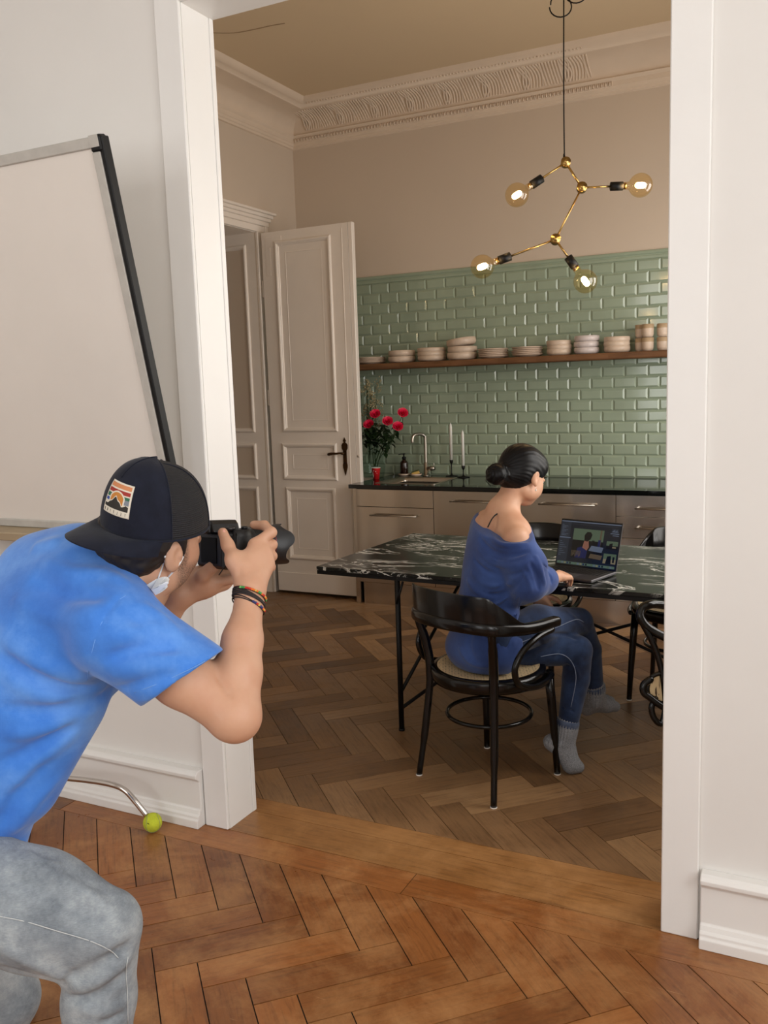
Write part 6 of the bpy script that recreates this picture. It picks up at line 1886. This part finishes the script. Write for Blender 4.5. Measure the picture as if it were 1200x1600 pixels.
for r0, h0, h1, nrib in ((.0398, .041, .057, 60), (.0413, .073, .097, 70)):
    for i in range(nrib):
        a = 2*PI*i/nrib; u_ = (math.cos(a), math.sin(a)); w_ = .0011
        b.add([tuple(ML @ Vector((u_[0]*rr_-u_[1]*s_*w_, u_[1]*rr_+u_[0]*s_*w_, h))) for h in (h0, h1) for rr_, s_ in ((r0-.001, -1), (r0+.0007, -.6), (r0+.0007, .6), (r0-.001, 1))], [(0, 1, 5, 4), (1, 2, 6, 5), (2, 3, 7, 6), (0, 3, 2, 1), (4, 5, 6, 7)])
cc_(b.build('zoom_ring', M_camb))
b = MB(); b.lathe([(.0425, .1185), (.0428, .1205)], n=48, M=ML, cap=False); cc_(b.build('red_ring', mat('wine_red_ring', (120, 30, 34), .3)))
b = MB(); Ro = []
nn_ = 72
for layer in range(2):
    for h in range(7):
        row = []
        for i in range(nn_):
            a = 2*PI*i/nn_; edge = 0
            pet = math.cos(4*(a+.35)); pet = math.copysign(abs(pet)**.7, pet)
            L_ = .156+.011*pet
            t_ = h/6; r0 = .0425+.0045*min(1, t_*1.6)
            if layer: r0 -= .0018
            z = .119+(L_-.119)*t_
            row.append(tuple(ML @ Vector((r0*math.cos(a), r0*math.sin(a), z))))
        Ro.append(row)
seq = Ro[:7]+Ro[7:][::-1]
b.rings(seq, 0, True, False, closed=True)
ho = b.build('lens_hood', M_hood); ho.modifiers.new('es', 'EDGE_SPLIT').split_angle = .8; cc_(ho)
b = MB(); b.lathe([(0, .110), (.02, .1095), (.034, .107)], n=32, M=ML, cap=False); cc_(b.build('front_glass', mat('coated_glass', (10, 8, 16), .03)))
# strap lug and strap end
b = MB(); b.tube(crom([MM @ Vector((.064, 0, .028)), MM @ Vector((.074, -.004, .020)), MM @ Vector((.072, -.01, -.01)), MM @ Vector((.05, -.035, -.06))], 5), .0035, 6, flat=(1, .35)); cc_(b.build('strap', M_camb))
# ================================================================== WHITEBOARD AND TENNIS-BALL FOOT
t = thing('whiteboard', 'big tilted whiteboard with grey aluminium frame and black edge, behind the crouching person', 'whiteboard', (.50, -4.13, 0))
xb, xt = 1.306, 1.306
Pb, Pt = V(xb, -4.0, 1.10), V(xt, -4.257, 2.317)
up_ = unit(Pt-Pb); HB = float(np.linalg.norm(Pt-Pb)); WB = 1.62
# slight roll so the top edge runs as seen
nrm = unit(np.cross(V(1, 0, 0), up_)); nrm = nrm if nrm[1] < 0 else -nrm
MW = Matrix([[ -1.0 if i == 0 else 0.0, float(up_[i]), float(nrm[i]), float(Pb[i])] for i in range(3)]+[[0, 0, 0, 1]])
def wk(o): o.parent = t; o.matrix_parent_inverse = Matrix.Translation(-Vector(t.location)); return o
M_board = mat('matt_white_board', (226, 219, 210), .5, var=.03, vs=2.5); M_al = mat('dull_aluminium', (186, 182, 174), .5, 0.0, var=.08, vs=20)
b = MB(); b.box(.02, WB-.02, .02, HB-.02, -.012, .006, M=MW); wk(b.build('board_surface', M_board))
b = MB(); b.box(.006, .037, .045, HB-.045, -.014, .012, .002, M=MW); b.box(WB-.03, WB-.004, .03, HB-.03, -.014, .012, .002, M=MW)
b.box(.03, WB-.03, HB-.034, HB-.002, -.014, .013, .003, M=MW); b.box(.03, WB-.03, .0, .03, -.014, .013, .003, M=MW)
wk(b.build('frame', M_al))
b = MB(); b.box(-.011, .0055, .02, HB-.004, -.022, .010, .003, M=MW); wk(b.build('edge_strip', M_blackmetal))
b = MB(); 
for q in (0.0, HB-.05):
    b = MB(); b.box(-.008, .040, q+.002, q+.052, -.0225, .0145, .008, M=MW); wk(b.build('corner_cap', M_blackmetal))
b = MB(); b.box(.0, .035, HB-.032, HB+.001, .0146, .0156, .002, M=MW); wk(b.build('corner_plate', M_al))
b = MB(); b.box(.2, WB-.1, -.035, -.001, .0, .07, .004, M=MW); wk(b.build('pen_tray', mat('beige_tray', (168, 150, 122), .5)))
# stand: uprights and the chrome foot tube
b = MB(); b.tube([V(.36, -3.985, 1.6), V(.36, -3.985, .16)], .014, 12); wk(b.build('upright', M_chrome))
b = MB(); b.tube([V(-.22, -3.985, 1.6), V(-.22, -3.985, .16)], .014, 12); wk(b.build('upright', M_chrome))
b = MB(); b.tube([V(-.22, -3.985, .165), V(.36, -3.985, .165)], .012, 12); wk(b.build('crossbar', M_chrome))
b = MB()
pts = [V(.30, -4.02, .13), V(.55, -4.035, .138), V(.80, -4.03, .158), V(.92, -4.03, .163), V(.975, -4.025, .150), V(1.01, -4.02, .120), V(1.06, -4.01, .060)]
b.tube(crom(pts, 6), .0105, 14); wk(b.build('foot_tube', M_chrome))
M_ten = mat('yellow_green_felt', (196, 206, 54), .95, var=.12, vs=60, bump=.8, bs=260, bd=.003)
t = thing('tennis_ball', 'yellow-green tennis ball pushed onto the chrome foot beside the skirting', 'ball', (1.078, -4.003, .0345), .0)
b = MB(); b.sphere((0, 0, 0), .0340, 36); b.build('felt_ball', M_ten, t)
b = MB(); R_b = .0342; pts = []
for i in range(80):
    a = 2*PI*i/80; x = math.cos(a)+.35*math.cos(3*a); y = math.sin(a)-.35*math.sin(3*a); z = 1.15*math.sin(2*a)
    pts.append(unit((x, y, z))*R_b)
b.tube(pts, .0011, 6, closed=True); b.build('seam', mat('grey_green_seam', (150, 160, 100), .8), t)
b = MB(); b.tube([(.006, -.033, .014), (.012, -.0315, .010)], .0012, 6); b.build('cut', M_dark, t)
# ================================================================== bentwood rocker mostly behind the right pier
t = thing('rocking_chair', 'black bentwood chair with scrolled frame and cane, mostly hidden behind the right pier', 'chair', (2.80, -3.12, 0))
def wk2(o): o.parent = t; o.matrix_parent_inverse = Matrix.Translation(-Vector(t.location)); return o
def Q(u, v, d): return P(u, v, d)
d0 = 3.28
b = MB(); b.tube(crom([Q(1078, 1010, d0-.1), Q(1050, 1000, d0-.02), Q(1024, 988, d0), Q(1008, 976, d0), Q(1000, 962, d0), Q(1004, 950, d0+.01), Q(1018, 944, d0+.02), Q(1040, 946, d0+.06), Q(1075, 955, d0+.1)], 6), .0165, 12, rnd=True); wk2(b.build('arm_rail', M_black))
b = MB(); b.tube(crom([Q(1006, 978, d0), Q(1018, 1000, d0), Q(1028, 1025, d0), Q(1036, 1060, d0), Q(1040, 1100, d0), Q(1034, 1130, d0), Q(1022, 1122, d0), Q(1018, 1105, d0), Q(1024, 1092, d0)], 6), .0115, 12, rnd=True); wk2(b.build('side_scroll', M_black))
b = MB(); b.tube(crom([Q(1034, 1052, d0), Q(1018, 1058, d0), Q(1012, 1072, d0), Q(1013, 1084, d0), Q(1022, 1094, d0), Q(1040, 1098, d0), Q(1056, 1078, d0), Q(1052, 1058, d0)], 5, True), .0085, 10, closed=True); wk2(b.build('cane_frame', M_black))
b = MB(); ctr_ = Q(1034, 1075, d0); ring_ = crom([Q(1034, 1052, d0), Q(1018, 1058, d0), Q(1012, 1072, d0), Q(1013, 1084, d0), Q(1022, 1094, d0), Q(1040, 1098, d0), Q(1056, 1078, d0), Q(1052, 1058, d0)], 5, True)
nr = len(ring_); b.add([ctr_+cdir(0, 0, 1)*.004]+ring_+[p+cdir(0, 0, 1)*.006 for p in ring_], [(0, i+1, (i+1) % nr+1) for i in range(nr)]+[(i+1, nr+1+i, nr+1+(i+1) % nr, (i+1) % nr+1) for i in range(nr)]); wk2(b.build('cane_panel', M_cane))
b = MB(); b.tube(crom([Q(1016, 1062, d0-.01), Q(1006, 1070, d0-.01), Q(1006, 1082, d0-.01), Q(1016, 1090, d0-.01), Q(1032, 1102, d0-.01), Q(1048, 1110, d0)], 5), .0135, 12, rnd=True); wk2(b.build('scroll', M_black))
def FZ(u, v):
    d = CAM_R @ V((u-600)/FPX, -(v-800)/FPX, -1.); return CAM_POS+d*((.013-CAM_POS[2])/d[2])
b = MB(); b.tube(crom([FZ(1075, 1270)+V(0, 0, .03), FZ(1068, 1220), FZ(1062, 1170), FZ(1058, 1120)+V(0, 0, .02)], 5), .013, 10, rnd=True); wk2(b.build('runner', M_black))
b = MB(); b.tube([FZ(1064, 1190), Q(1044, 1104, d0)], .0125, 10); wk2(b.build('leg', M_black))
b = MB(); b.tube([Q(1044, 1104, d0), Q(1078, 1010, d0-.1)], .0125, 10); wk2(b.build('leg', M_black))
